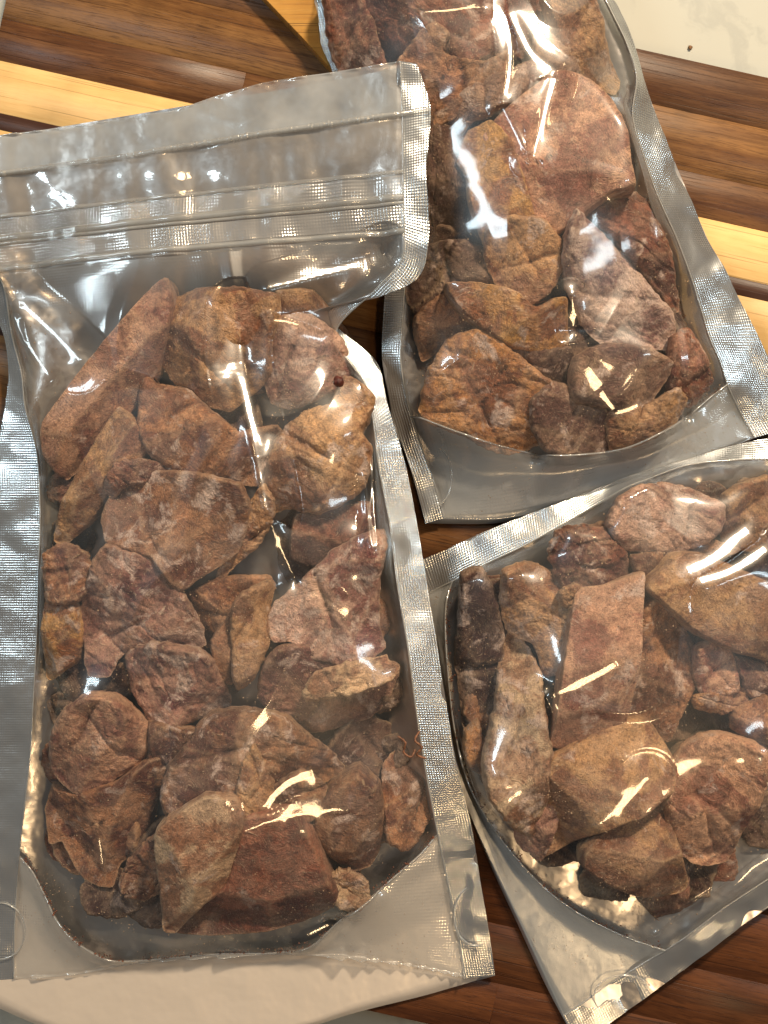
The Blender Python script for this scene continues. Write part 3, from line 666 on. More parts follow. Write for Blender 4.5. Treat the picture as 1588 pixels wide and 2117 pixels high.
def chunk(rec, group, seed, base=0.002, grow=5.0, N=74):
    label, out, ztop, T, bev, (td, ts), facets, tone, frost, rough = rec
    rs = np.random.RandomState(seed)
    rough_c = rough
    rough = rough * 0.78
    z1 = ztop / 1000.0
    T = T * 1.25 / 1000.0
    n = 200
    bev = bev * 0.62
    P = evenly(out, n, True)
    po = np.vstack([np.asarray(out, float), np.asarray(out, float)[:1]])
    # pull the smooth outline back towards the traced corners
    bestd = np.full(n, 1e9)
    near = P.copy()
    for a_, b_ in zip(po[:-1], po[1:]):
        ab = b_ - a_
        tt = np.clip(((P - a_) @ ab) / (ab @ ab + 1e-9), 0, 1)
        qq = a_ + tt[:, None] * ab
        dd = np.hypot(*(P - qq).T)
        m_ = dd < bestd
        bestd[m_] = dd[m_]
        near[m_] = qq[m_]
    P = P * 0.45 + near * 0.55
    cg = P.mean(0)
    rv = P - cg
    ang = np.arange(n) / n * 2 * math.pi
    q = np.stack([np.cos(ang) * 3, np.sin(ang) * 3, np.full(n, seed * 1.7)], -1)
    rag = fbm(q * 1.6, 4) * 3.2 * rough
    P = P + rv / (np.linalg.norm(rv, axis=1)[:, None] + 1e-9) * (grow + 2 + rag[:, None])
    c = P.mean(0)
    # an even grid spread over the outline
    g = np.linspace(-1, 1, N)
    g = np.sign(g) * (1 - (1 - np.abs(g)) ** 1.25)
    gb, ga = np.meshgrid(g, g, indexing='ij')
    r = np.maximum(np.abs(ga), np.abs(gb))
    rr = np.where(r < 1e-9, 1, r)
    ph = np.where(np.abs(ga) >= np.abs(gb), np.where(ga > 0, gb / rr, 4 - gb / rr), np.where(gb > 0, 2 - ga / rr, 6 + ga / rr)) / 8.0
    pi_ = (ph % 1.0) * n
    k0 = np.floor(pi_).astype(int) % n
    fr = (pi_ - np.floor(pi_))[..., None]
    edge = P[k0] * (1 - fr) + P[(k0 + 1) % n] * fr
    pts = (c + (edge - c) * r[..., None]).reshape(-1, 2)
    border = (r > 1 - 1e-6).ravel()
    loop = np.vstack([P, P[:1]])
    d = seg_dist(pts, loop[::2] if n > 120 else loop)
    d[border] = 0
    e = np.clip(d / bev, 0, 1)
    prof = np.sqrt(np.clip(1 - (1 - e) ** 2, 0, 1))
    sx = (D - z1) / D * K
    rel = pts - c
    size = math.sqrt(np.ptp(P[:, 0]) * np.ptp(P[:, 1])) * 0.5
    s3 = np.column_stack([pts * sx, np.full(len(pts), seed * 0.37)])
    h = np.zeros(len(pts)) + z1
    fl = list(facets)
    for k in range(3):          # a few knife-cut planes of its own
        fl.append((rs.uniform(20, 160) if k < 2 else rs.uniform(0, 360), rs.uniform(0.35, 1.0), rs.uniform(0.05, 0.75) * size))
    planes = [h.copy()]
    wob = noise3(s3 * np.array([60, 60, 1]) + 8) * 6
    for (fd, fs, fo) in fl:
        a = math.radians(fd)
        dd = rel @ np.array([math.cos(a), math.sin(a)]) + wob * rough
        pl = z1 - fs * (dd - fo) * sx
        planes.append(pl)
        k_ = 0.0006 if rough_c < 1.05 else 0.0018
        hh = np.clip(0.5 + 0.5 * (h - pl) / k_, 0, 1)
        h = h * (1 - hh) + pl * hh - k_ * hh * (1 - hh)
    Hs = np.array(planes)
    H = np.sort(Hs, 0)
    w_ = np.exp(-(Hs - H[0]) / 0.00022)
    fv_ = rs.uniform(0, 1, len(planes))
    face = (w_ * fv_[:, None]).sum(0) / w_.sum(0)
    rim = np.exp(-(H[1] - H[0]) / 0.00035) * 0.8
    rim = np.maximum(rim, np.exp(-d / 3.0))
    # tilt, and the bend of a slice that curled while drying
    a = math.radians(td + rs.uniform(-50, 50))
    ts = ts + rs.uniform(0.08, 0.30)
    h = h - ts * (rel @ np.array([math.cos(a), math.sin(a)])) * sx
    if rough_c >= 0.95:
        a = rs.uniform(0, math.pi)
        u_ = (rel @ np.array([math.cos(a), math.sin(a)])) / size
        cb = rs.choice([-0.35, 0.30, 0.42]) * rs.uniform(0.6, 1.0)
        h = h + cb * np.clip(u_ * u_, 0, 1.2) * size * sx
        # one or two deep folds
        for k in range(rs.randint(1, 3)):
            a = rs.uniform(0, math.pi)
            l_ = rel @ np.array([math.cos(a), math.sin(a)]) + noise3(s3 * np.array([45, 45, 1]) + 20 * k) * 26 - rs.uniform(-0.4, 0.4) * size
            m_ = rel @ np.array([-math.sin(a), math.cos(a)]) / size
            h = h - rs.uniform(0.0012, 0.0028) * np.exp(-np.abs(l_) / 7.0) * np.clip(1.1 - np.abs(m_ - rs.uniform(-0.4, 0.4)), 0, 1)
            rim = np.maximum(rim, np.exp(-((l_ - 13) / 4.0) ** 2) * 0.5)
    h = h - max(0.0, np.percentile(h, 97) - z1)
    lump = fbm(s3 * np.array([95, 95, 1]), 3) * 0.0008 * rough
    fa = rs.uniform(0, math.pi)
    ca, sa_ = math.cos(fa), math.sin(fa)
    q2 = np.column_stack([(s3[:, 0] * ca + s3[:, 1] * sa_) * 55, (-s3[:, 0] * sa_ + s3[:, 1] * ca) * 170, s3[:, 2] + 3.3])
    q2[:, 1] += 0.9 * noise3(q2 * 0.8 + 2)
    crev = -np.clip(1 - np.abs(noise3(q2)) * 3.2, 0, 1) ** 2 * 0.0011 * np.clip(rough - 0.55, 0, 1.2)
    fine = fbm(s3 * np.array([700, 700, 1]) + 3, 3) * 0.00024 * (0.6 + 0.6 * rough)
    zlow = max(z1 - T, base)
    h = np.maximum(h, zlow + 0.0015)
    mid = max(zlow + 0.001, min(z1 - T * 0.55, np.percentile(h, 2)))
    ed = np.minimum(h, mid + (h - mid) * 0.55) if rough_c >= 0.95 else mid + 0 * h
    zt = ed + (h - ed) * prof + (lump + crev + fine) * np.clip(e * 1.6, 0, 1)
    e2 = np.clip(d / (bev * 1.6 + 12), 0, 1)
    zb = ed - (ed - zlow) * np.sqrt(np.clip(1 - (1 - e2) ** 2, 0, 1))
    zb = np.minimum(zb, zt - 0.0001)
    jx = fbm(s3 * np.array([420, 420, 1]) + 50, 2) * 2.2 * rough
    jy = fbm(s3 * np.array([420, 420, 1]) + 80, 2) * 2.2 * rough
    X = (pts[:, 0] + jx - 794) * sx
    Y = -(pts[:, 1] + jy - 1058.5) * sx
    top = np.column_stack([X, Y, zt])
    inn = ~border
    bot = np.column_stack([X, Y, zb])[inn]
    V = np.vstack([top, bot])
    ib = np.arange(N * N)
    ib[inn] = N * N + np.arange(inn.sum())
    q = grid_faces(N, N)
    Q = np.vstack([q, ib[q][:, ::-1]])
    Tq = np.vstack([Q[:, [0, 1, 2]], Q[:, [0, 2, 3]]])
    # make the winding face outwards
    a0, b0, c0 = V[q[len(q) // 2, 0]], V[q[len(q) // 2, 1]], V[q[len(q) // 2, 2]]
    if np.cross(b0 - a0, c0 - a0)[2] < 0:
        Tq = Tq[:, ::-1]
    cen = V.mean(0)
    cen[2] = V[:, 2].min()
    o = mesh_obj('dried_meat_chunk', V - cen, Tq, M_MEAT, attrs={'face': np.concatenate([face, face[inn]]), 'rim': np.concatenate([rim, rim[inn] * 0])})
    o.location = cen
    ta, tb = TONE[tone]
    ta = (ta[0], ta[1] * 0.99, ta[2] * 0.90)
    tb = (tb[0] * 0.84, tb[1] * 0.76, tb[2] * 0.78)
    j = rs.uniform(0.95, 1.28)
    o['tone_a'] = [x * j for x in ta]
    o['tone_b'] = [x * j for x in tb]
    o['frost'] = float(frost)
    tag(o, label, 'dried meat', group)
    return top


GR = {1: 'dried meat chunks in the large front pouch', 2: 'dried meat chunks in the tall rear pouch', 3: 'dried meat chunks in the tilted pouch'}
clouds = {1: [], 2: [], 3: []}
seed = 11
for gi, recs in ((1, POUCH1), (2, POUCH2), (3, POUCH3)):
    for rec in recs:
        seed += 1
        clouds[gi].append(chunk(rec, GR[gi], seed))

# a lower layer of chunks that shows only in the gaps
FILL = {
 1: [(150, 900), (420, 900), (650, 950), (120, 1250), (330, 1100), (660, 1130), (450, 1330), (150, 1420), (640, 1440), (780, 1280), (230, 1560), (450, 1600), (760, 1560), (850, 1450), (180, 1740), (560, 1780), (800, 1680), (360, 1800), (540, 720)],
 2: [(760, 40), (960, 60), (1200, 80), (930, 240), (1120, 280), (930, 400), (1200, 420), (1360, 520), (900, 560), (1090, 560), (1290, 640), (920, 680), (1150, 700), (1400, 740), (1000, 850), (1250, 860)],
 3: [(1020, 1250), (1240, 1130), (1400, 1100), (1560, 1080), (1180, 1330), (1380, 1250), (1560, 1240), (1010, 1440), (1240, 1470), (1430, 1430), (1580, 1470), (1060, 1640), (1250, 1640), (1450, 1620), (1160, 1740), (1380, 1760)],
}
EDGE = {
 1: [(100, 980), (95, 1090), (100, 1330), (95, 1500), (90, 1620), (110, 1790), (210, 1880), (300, 1900), (430, 1920), (620, 1920), (720, 1860), (820, 1760), (860, 1600), (830, 1350), (800, 1180), (765, 1000), (740, 900), (680, 740), (420, 620), (250, 760), (160, 860)],
 2: [(700, 40), (740, 180), (860, 380), (870, 700), (900, 830), (1100, 900), (1330, 880), (1450, 760), (1400, 640), (1330, 440), (1290, 300), (1280, 180), (1150, 60)],
 3: [(960, 1300), (960, 1420), (1000, 1620), (1110, 1800), (1260, 1880), (1400, 1900), (1520, 1830), (1590, 1700), (1500, 990), (1340, 1040), (1180, 1110), (1000, 1200), (1560, 1350)],
}
for _g in FILL:
    FILL[_g] = FILL[_g] + EDGE[_g]
WHICH = {1: 'large front', 2: 'tall rear', 3: 'tilted'}
import re
used = set()
RECS = {1: POUCH1, 2: POUCH2, 3: POUCH3}
HULL = {1: [(60, 900), (90, 1050), (85, 1300), (75, 1550), (60, 1700), (100, 1830), (200, 1940), (600, 1940), (760, 1830), (890, 1700), (850, 1400), (810, 1150), (780, 950), (755, 800), (690, 710), (620, 590), (350, 570), (180, 740)],
        2: [(670, -50), (700, 100), (830, 300), (850, 500), (845, 780), (900, 860), (1050, 915), (1200, 925), (1380, 870), (1480, 780), (1430, 600), (1370, 450), (1310, 250), (1290, 120), (1230, -50)],
        3: [(1700, 960), (1430, 985), (1300, 1020), (1100, 1130), (945, 1210), (935, 1400), (960, 1580), (1060, 1750), (1200, 1870), (1370, 1950), (1520, 1850), (1700, 1740)]}
rf = np.random.RandomState(5)
for gi in FILL:
    for (x, y) in FILL[gi]:
        seed += 1
        m = rf.randint(7, 10)
        aa = np.arange(m) / m * 2 * math.pi + rf.uniform(0, 1)
        R_ = rf.uniform(92, 125) if (x, y) not in EDGE[gi] else rf.uniform(62, 82)
        st = rf.uniform(0.65, 1.0)
        ro_ = rf.uniform(0, 3.1)
        ex = np.cos(aa) * R_ * rf.uniform(0.8, 1.15, m)
        ey = np.sin(aa) * R_ * st * rf.uniform(0.8, 1.15, m)
        pts = [(x + a_ * math.cos(ro_) - b_ * math.sin(ro_), y + a_ * math.sin(ro_) + b_ * math.cos(ro_)) for a_, b_ in zip(ex, ey)]
        hull = np.array([(p[0], p[1]) for p in HULL[gi]], float)
        cen_ = hull.mean(0)
        pp = np.array(pts)
        for _ in range(30):
            if inside(pp, hull).all() and seg_dist(pp, np.vstack([hull, hull[:1]])).min() > 9:
                break
            m0 = pp.mean(0)
            pp = m0 + (pp - m0) * 0.97 + (cen_ - m0) / (np.linalg.norm(cen_ - m0) + 1e-9) * 6
        pts = [tuple(q_) for q_ in pp]
        best = sorted((np.hypot(np.mean([p[0] for p in r_[1]]) - pp[:, 0].mean(), np.mean([p[1] for p in r_[1]]) - pp[:, 1].mean()), r_[0]) for r_ in RECS[gi] if (r_[0] not in used or len(used) >= 0 and ('2' + r_[0]) not in used))
        again = best[0][1] in used
        used.add(('2' if again else '') + best[0][1])
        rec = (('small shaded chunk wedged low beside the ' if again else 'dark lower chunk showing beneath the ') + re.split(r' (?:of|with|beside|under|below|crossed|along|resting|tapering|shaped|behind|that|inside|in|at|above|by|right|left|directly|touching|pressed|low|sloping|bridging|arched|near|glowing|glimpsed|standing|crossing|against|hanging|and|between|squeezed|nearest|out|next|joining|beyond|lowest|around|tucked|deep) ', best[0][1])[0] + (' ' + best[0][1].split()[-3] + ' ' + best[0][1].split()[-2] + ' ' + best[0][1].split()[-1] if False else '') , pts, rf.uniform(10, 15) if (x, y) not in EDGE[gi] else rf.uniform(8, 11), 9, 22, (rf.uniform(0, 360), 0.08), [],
               ['dark', 'dark', 'dark', 'brown'][rf.randint(4)] if (x, y) not in EDGE[gi] else ['dark', 'red'][rf.randint(2)], 0.15, 1.2)  # mostly dark tones, so the shade of the gaps is in the colour
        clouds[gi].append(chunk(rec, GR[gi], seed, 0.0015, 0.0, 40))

# ------------------------------------------------------------------ pouches
CELL = 0.0010
GX0, GY0, GNX, GNY = -0.20, -0.25, 400, 500


def gidx(P):
    return ((P[:, 1] - GY0) / CELL), ((P[:, 0] - GX0) / CELL)


def sample(G, P):
    """cubic B-spline reading of the height grid: smooth enough to reflect cleanly"""
    fy, fx = gidx(P)
    fy = np.clip(fy - 0.5, 1, GNY - 3.001)
    fx = np.clip(fx - 0.5, 1, GNX - 3.001)
    iy, ix = fy.astype(int), fx.astype(int)
    ty, tx = fy - iy, fx - ix

    def wts(t):
        return ((1 - t) ** 3 / 6, (3 * t ** 3 - 6 * t ** 2 + 4) / 6, (-3 * t ** 3 + 3 * t ** 2 + 3 * t + 1) / 6, t ** 3 / 6)
    wy, wx = wts(ty), wts(tx)
    o = 0
    for a in range(4):
        for b in range(4):
            o = o + wy[a] * wx[b] * G[iy + a - 1, ix + b - 1]
    return o


gy, gx = np.mgrid[0:GNY, 0:GNX]
GP = np.column_stack([(gx.ravel() + 0.5) * CELL + GX0, (gy.ravel() + 0.5) * CELL + GY0])


def solve(border, pins, clds, puff, iters=1500, load_mask=None):
    """height of a taut film: fixed on the border and the pinned lines, never below the chunks"""
    dom = inside(GP, border[:, :2]).reshape(GNY, GNX)
    ob = np.full((GNY, GNX), -1.0)
    for c in clds:
        fy, fx = gidx(c)
        iy = np.clip(fy.astype(int), 0, GNY - 1)
        ix = np.clip(fx.astype(int), 0, GNX - 1)
        np.maximum.at(ob, (iy, ix), c[:, 2] + 0.0015)
    for _ in range(1):      # a little padding
        ob = np.maximum.reduce([ob, np.roll(ob, 1, 0), np.roll(ob, -1, 0), np.roll(ob, 1, 1), np.roll(ob, -1, 1)])
    fixed = np.zeros((GNY, GNX), bool)
    val = np.zeros((GNY, GNX))
    for L in [np.vstack([border, border[:1]])] + pins:
        q = []
        for a, b in zip(L[:-1], L[1:]):
            k = max(2, int(np.hypot(*(b - a)[:2]) / (CELL * 0.5)))
            q.append(a + (b - a) * np.linspace(0, 1, k)[:, None])
        q = np.vstack(q)
        fy, fx = gidx(q)
        iy = np.clip(fy.astype(int), 0, GNY - 1)
        ix = np.clip(fx.astype(int), 0, GNX - 1)
        fixed[iy, ix] = True
        val[iy, ix] = q[:, 2]
    val = np.where(fixed, np.maximum(val, ob), val)
    ys, xs = np.where(dom | fixed)
    y0, y1, x0, x1 = max(ys.min() - 2, 0), min(ys.max() + 3, GNY), max(xs.min() - 2, 0), min(xs.max() + 3, GNX)
    sl = (slice(y0, y1), slice(x0, x1))
    # outside: keep near the fixed value by letting it relax freely
    z = np.where(fixed, val, np.where(dom, np.maximum(ob, 0.012), 0.01))
    f = np.zeros_like(z)
    if puff:
        f = np.where(dom, puff, 0.0) * (1 if load_mask is None else load_mask)
    zc, fc, oc, dc, xc, vc = z[sl].copy(), f[sl], np.where(dom, ob, -1.0)[sl], dom[sl], fixed[sl], val[sl]
    rr, cc = np.mgrid[0:zc.shape[0], 0:zc.shape[1]]
    red = (((rr + cc) & 1) == 0)
    for it in range(iters):
        w_ = 1.92 if it < iters * 0.8 else 1.0
        for mask in (red, ~red):
            a = (np.roll(zc, 1, 0) + np.roll(zc, -1, 0) + np.roll(zc, 1, 1) + np.roll(zc, -1, 1)) * 0.25 + fc
            a = np.maximum(zc + w_ * (a - zc), oc)
            a = np.where(xc, vc, a)
            zc = np.where(mask, a, zc)
    # the film is stiff: it rounds off over the corners of the chunks
    for _ in range(18):
        a = (np.roll(zc, 1, 0) + np.roll(zc, -1, 0) + np.roll(zc, 1, 1) + np.roll(zc, -1, 1) + 2 * zc) / 6
        zc = np.where(xc, vc, np.where(dc, a, zc))
    zc = np.where(dc & ~xc, zc + 0.0003, zc)
    for _ in range(3):
        a = (np.roll(zc, 1, 0) + np.roll(zc, -1, 0) + np.roll(zc, 1, 1) + np.roll(zc, -1, 1) + 2 * zc) / 6
        zc = np.where(xc, vc, np.where(dc, a, zc))
    z[sl] = zc
    return z, dom


def wpts(L):
    """(x px, y px, z mm) list -> world"""
    a = np.asarray(L, float)
    return W(a[:, 0], a[:, 1], a[:, 2] / 1000.0)


def ridge_add(P, lines):
    z = np.zeros(len(P))
    for pts, amp, wid, sharp in lines:
        L = wpts([(x, y, 35) for x, y in spline(pts, 24)])[:, :2]
        d = seg_dist(P, L)
        w = wid * K
        m = d < 5 * w
        if sharp:
            z[m] += amp / 1000 * (np.exp(-d[m] / w))
        else:
            z[m] += amp / 1000 * np.exp(-(d[m] / w) ** 2)
    return z


def shape_creases(P, z, dz, streaks, nr, nc, inner):
    """taut creases: along each one the film leans so that it faces a lamp of the room"""
    zb = z.copy()
    for _ in range(26):
        zb = (np.roll(zb, 1, 0) + np.roll(zb, -1, 0) + np.roll(zb, 1, 1) + np.roll(zb, -1, 1) + 2 * zb) / 6
    info = []
    best = np.full(len(P), 1e9)
    own = np.full(len(P), -1)
    wt = np.zeros(len(P))
    for si, (pts, wid, kind) in enumerate(streaks):
        q0 = evenly(pts, 40)
        L = W(q0[:, 0], q0[:, 1], np.full(40, 0.035))
        for _ in range(2):
            L[:, 2] = sample(zb, L)
            L = W(q0[:, 0], q0[:, 1], L[:, 2])
        T = np.gradient(L[:, :2], axis=0)
        T /= np.linalg.norm(T, axis=1)[:, None]
        Nn = np.stack([-T[:, 1], T[:, 0]], -1)
        w = wid * K * 1.05
        lo, hi = L[:, :2].min(0) - 4 * w, L[:, :2].max(0) + 4 * w
        ids = np.where(((P[:, :2] > lo) & (P[:, :2] < hi)).all(1))[0]
        Q = P[ids, :2]
        dd = np.full(len(ids), 1e9)
        u = np.zeros(len(ids))
        tk = np.zeros(len(ids))
        for k in range(39):
            a, b = L[k, :2], L[k + 1, :2]
            ab = b - a
            t = np.clip(((Q - a) @ ab) / (ab @ ab), 0, 1)
            r = Q - a - t[:, None] * ab
            d = np.hypot(r[:, 0], r[:, 1])
            m = d < dd
            dd[m] = d[m]
            u[m] = (r @ Nn[k])[m]
            tk[m] = (k + t)[m]
        m = (dd / w < best[ids]) & (dd / w < 4)
        best[ids[m]] = (dd / w)[m]
        own[ids[m]] = si
        wt[ids] = np.maximum(wt[ids], np.exp(-(dd / (1.4 * w)) ** 2))
        near = np.array([ids[np.argmin(((Q - l) ** 2).sum(1))] for l in L[:, :2]])
        info.append((L, T, Nn, w, ids, dd, u, tk, near))
    wt = wt * inner
    zz = sample(zb, P)
    P[:, 2] = P[:, 2] * (1 - wt) + (zz + 0.0004) * wt + dz * (1 - wt)
    picks = {}
    for it in range(4):
        G = P.reshape(nr, nc, 3)
        du = np.zeros_like(G)
        dv = np.zeros_like(G)
        du[:, 1:-1] = G[:, 2:] - G[:, :-2]
        dv[1:-1] = G[2:] - G[:-2]
        det = du[..., 0] * dv[..., 1] - du[..., 1] * dv[..., 0] + 1e-15
        gx_ = (du[..., 2] * dv[..., 1] - dv[..., 2] * du[..., 1]) / det
        gy_ = (du[..., 0] * dv[..., 2] - dv[..., 0] * du[..., 2]) / det
        g_all = np.stack([gx_, gy_], -1).reshape(-1, 2)
        add = np.zeros(len(P))
        for si, (L, T, Nn, w, ids, dd, u, tk, near) in enumerate(info):
            g = g_all[near]
            g = np.stack([np.convolve(np.pad(g[:, c], 4, mode='edge'), np.ones(9) / 9, 'valid') for c in (0, 1)], -1)
            v = np.array([0, 0, D]) - L
            v /= np.linalg.norm(v, axis=1)[:, None]
            cand = []
            for li, lp in enumerate(LAMPS[streaks[si][2]]):
                if si in picks and picks[si] != li:
                    continue
                l = np.array(lp) - L
                l /= np.linalg.norm(l, axis=1)[:, None]
                hv = v + l
                res = -hv[:, :2] / hv[:, 2:3] - g
                par, per = (res * T).sum(1), (res * Nn).sum(1)
                cand.append((np.abs(par).mean() + 0.15 * np.abs(per).mean(), li, par, per))
            _, li, par, per = min(cand, key=lambda c: c[0])
            picks[si] = li
            ds = np.linalg.norm(np.diff(L[:, :2], axis=0), axis=1)
            lift = np.concatenate([[0], np.cumsum((par[1:] + par[:-1]) * 0.5 * ds)])
            lift = np.clip(lift - lift.mean(), -0.004, 0.004)
            gz = np.exp(-(dd / w) ** 2)
            kk = np.arange(40)
            val = np.clip(np.interp(tk, kk, per), -0.9, 0.9) * u * gz + np.interp(tk, kk, lift) * np.exp(-(dd / (2.5 * w)) ** 2)
            mine = own[ids] == si
            add[ids[mine]] = val[mine]
        P[:, 2] += add * inner
    return P


def blend_grid(Lc, Rc, nr, ncol, top=None, bottom=None, bw=0.10):
    """rows between two edge curves; the first and last rows bow onto the given curves"""
    s = np.linspace(0, 1, ncol)[None, :, None]
    G = Lc[:, None, :] * (1 - s) + Rc[:, None, :] * s
    t = np.linspace(0, 1, nr)
    if bottom is not None:
        w = np.clip((t - (1 - bw)) / bw, 0, 1) ** 2
        G += w[:, None, None] * (bottom - G[-1])[None]
    if top is not None:
        w = np.clip((bw - t) / bw, 0, 1) ** 2
        G += w[:, None, None] * (top - G[0])[None]
    return G


def uv_of(G):
    """lengths along the grid in metres"""
    r = np.concatenate([[0], np.cumsum(np.linalg.norm(np.diff(G[:, 0], axis=0), axis=1))])
    c = np.linalg.norm(G - G[:, :1], axis=2)
    return np.stack([c, np.broadcast_to(r[:, None], c.shape)], -1).reshape(-1, 2)


def strip(name, A, B, nr, nc, mat, parent, wave=0.0004, sd=0.0, dz=0.0, tooth=False):
    """a flat seal strip between two curves (px, px, mm lists with matching counts)"""
    a, b = wpts(spline(A, nr)), wpts(spline(B, nr))
    s = np.linspace(0, 1, nc)[None, :, None]
    G = a[:, None] * (1 - s) + b[:, None] * s
    P = G.reshape(-1, 3).copy()
    m = np.sin(math.pi * np.clip(np.tile(np.linspace(0, 1, nc), nr), 0, 1) * 0.5)
    P[:, 2] += dz + wave * (fbm(P * 45 + sd, 2) + 0.6 * noise3(P * np.array([130, 130, 1]) + sd)) * (0.15 + 0.85 * m)
    return mesh_obj(name, P, grid_faces(nr, nc), mat, parent, uv=uv_of(G))


def pouch(label, L, R, Lo, Ro, clds, zones, arc, top=None, bottom=None, back_bottom=None, puff=1.4e-5, folds=(), creases=(), pins=(), nr=560, nc=300, sd=0, dots=()):
    ctr = W(np.mean([p[0] for p in L + R]), np.mean([p[1] for p in L + R]), 0.0)
    root = empty('stand_up_pouch', tuple(ctr), label, 'pouch', 'clear stand up pouches of dried meat')
    bpy.context.view_layer.update()
    Lc, Rc = wpts(spline(L, nr)), wpts(spline(R, nr))
    tp = wpts(spline(top, nc)) if top else None
    bt = wpts(spline(bottom, nc)) if bottom else None
    G = blend_grid(Lc, Rc, nr, nc, tp, bt)
    border = np.vstack([G[:, 0], G[-1, 1:], G[::-1, -1][1:], G[0, ::-1][1:-1]])
    arcw = wpts(evenly(arc, 90))
    pl = [arcw] + [wpts(evenly(p, 60)) for p in pins]
    # air pushes only the body, between the zipper and the gusset arc
    cx, cy = arcw[:, 0], arcw[:, 1]
    body = np.vstack([zones['body_top_world'], arcw[::-1]]) if 'body_top_world' in zones else None
    if body is None:
        body = np.vstack([wpts(zones['body']), ])
    lm = inside(GP, body[:, :2]).reshape(GNY, GNX).astype(float)
    z, dom = solve(border, pl, clds, puff, 320, lm)
    P = G.reshape(-1, 3).copy()
    edge = np.minimum(np.tile(np.linspace(0, 1, nc), nr), 1 - np.tile(np.linspace(0, 1, nc), nr))
    rowt = np.repeat(np.linspace(0, 1, nr), nc)
    bz = P[:, 2].copy()
    zs = sample(z, P)
    em = np.clip(edge / 0.012, 0, 1) * np.clip(rowt / 0.01, 0, 1) * np.clip((1 - rowt) / 0.01, 0, 1)
    P[:, 2] = bz * (1 - em) + zs * em
    sealed = ~inside(P[:, :2], body[:, :2])
    inner = np.clip(edge / 0.04, 0, 1)
    # soft dents, puckers that run off the seams
    q = P * np.array([1, 1, 0]) + sd
    axis = (G[-1, nc // 2] - G[0, nc // 2])[:2]
    axis /= np.linalg.norm(axis)
    al = P[:, :2] @ axis
    ac = P[:, :2] @ np.array([-axis[1], axis[0]])
    pk = noise3(np.column_stack([ac * 12, al * 110, 0 * al + sd])) * np.exp(-edge / 0.05)
    pz = noise3(np.column_stack([ac * 110, al * 16, 0 * al + sd + 4]))
    ztop = np.exp(-np.clip(rowt - zones.get('t_body', 0.0), 0, 1) / 0.06) * (rowt > zones.get('t_body', 0.0) - 0.02)
    dent = fbm(np.column_stack([ac * 26, al * 17, 0 * al + sd + 8]), 2)
    cre = 1 - np.abs(noise3(np.column_stack([ac * 30 + al * 9, al * 20 - ac * 6, 0 * al + sd + 12]))) * 2
    dz = (0.0012 * pk + 0.0011 * pz * ztop) * inner + (0.0008 * dent + 0.0019 * np.clip(cre - 0.62, 0, 1)) * inner
    dz = dz * np.where(sealed, 0.5, 1.0)
    head = rowt < zones.get('t_body', 0.0)
    hw = np.where(rowt < zones.get('t_body', 0.0) * 0.25, 0.0006, 0.0018)
    dz = dz + np.where(head, hw * fbm(np.column_stack([ac * 60, al * 20, 0 * al + 3]), 2) * inner, 0)
    dz = np.where(sealed, dz, np.maximum(dz, -0.0004)) + ridge_add(P[:, :2], folds) * inner
    if creases:
        P = shape_creases(P, z, dz, creases, nr, nc, inner)
    else:
        P[:, 2] += dz
    F = grid_faces(nr, nc)
    uvs = uv_of(G)
    fr = np.repeat(np.arange(nr - 1), nc - 1)
    tb_ = zones.get('t_body', 0.0)
    seal_haze = sealed.astype(float)
    if tb_:      # pearly reflection just below the zipper, put into the film as extra haze
        seal_haze = np.maximum(seal_haze * (rowt > tb_ + 0.2), 0.75 * np.clip(1 - (rowt - tb_) / 0.10, 0, 1))
    parts = zones['parts']        # [(name, t0, t1, material)]
    for nm, t0, t1, mat in parts:
        m = (fr >= round(t0 * (nr - 1))) & (fr < round(t1 * (nr - 1)))
        f = F[m]
        ids = np.unique(f)
        mp = np.zeros(len(P), int)
        mp[ids] = np.arange(len(ids))
        mesh_obj(nm, P[ids], mp[f], mat, root, uv=uvs[ids], attrs={'seal': seal_haze[ids]})  # seal: welded areas plus the painted haze below the zipper
    # gusset fold bead along the arc
    av = evenly(arc, 160)
    aw = wpts(av)
    aw[:, 2] = np.maximum(aw[:, 2], sample(z, aw)) + 0.0002
    tube('gusset_fold', aw, 0.00035, M_RIB, root, 6)
    # side seals
    strip('side_seal', L, Lo, nr // 2, 12, M_SEAL, root, 0.0011, sd + 1)
    strip('side_seal', R, Ro, nr // 2, 12, M_SEAL, root, 0.0011, sd + 2)
    tube('seam_bead', wpts(spline(L, nr // 2)) + [0, 0, 0.0002], 0.00028, M_RIB, root, 6)
    tube('seam_bead', wpts(spline(R, nr // 2)) + [0, 0, 0.0002], 0.00028, M_RIB, root, 6)
    # back panel
    a, b = wpts(spline(Lo, 120)), wpts(spline(Ro, 120))
    bb = wpts(spline(back_bottom, 80)) if back_bottom else None
    B = blend_grid(a, b, 120, 80, None, bb, 0.2)
    s = np.tile(np.linspace(0, 1, 80), 120)
    wd = np.repeat(np.linalg.norm(a - b, axis=1), 80)
    de = np.minimum(s, 1 - s) * wd
    Bp = B.reshape(-1, 3).copy()
    tt = np.repeat(np.linspace(0, 1, 120), 80)
    low = 0.0010 + 0.0004 * (fbm(Bp * np.array([60, 60, 0]) + sd, 2) + 1)
    hz_ = zones.get('back_lift', 0.0) / 1000 * np.clip(1 - tt / 0.32, 0, 1)
    hh_ = np.clip(1.25 - tt / 0.30, 0, 1) if zones.get('back_lift') else 0 * tt
    hh_ = hh_ * hh_ * (3 - 2 * hh_)
    low = low * (1 - hh_) + (Bp[:, 2] - 0.003) * hh_
    w = np.exp(-(np.clip(de - 0.007, 0, 1) / 0.012) ** 2)
    Bp[:, 2] = np.minimum(Bp[:, 2] - 0.0004, low * (1 - w) + (Bp[:, 2] - 0.0004) * w)
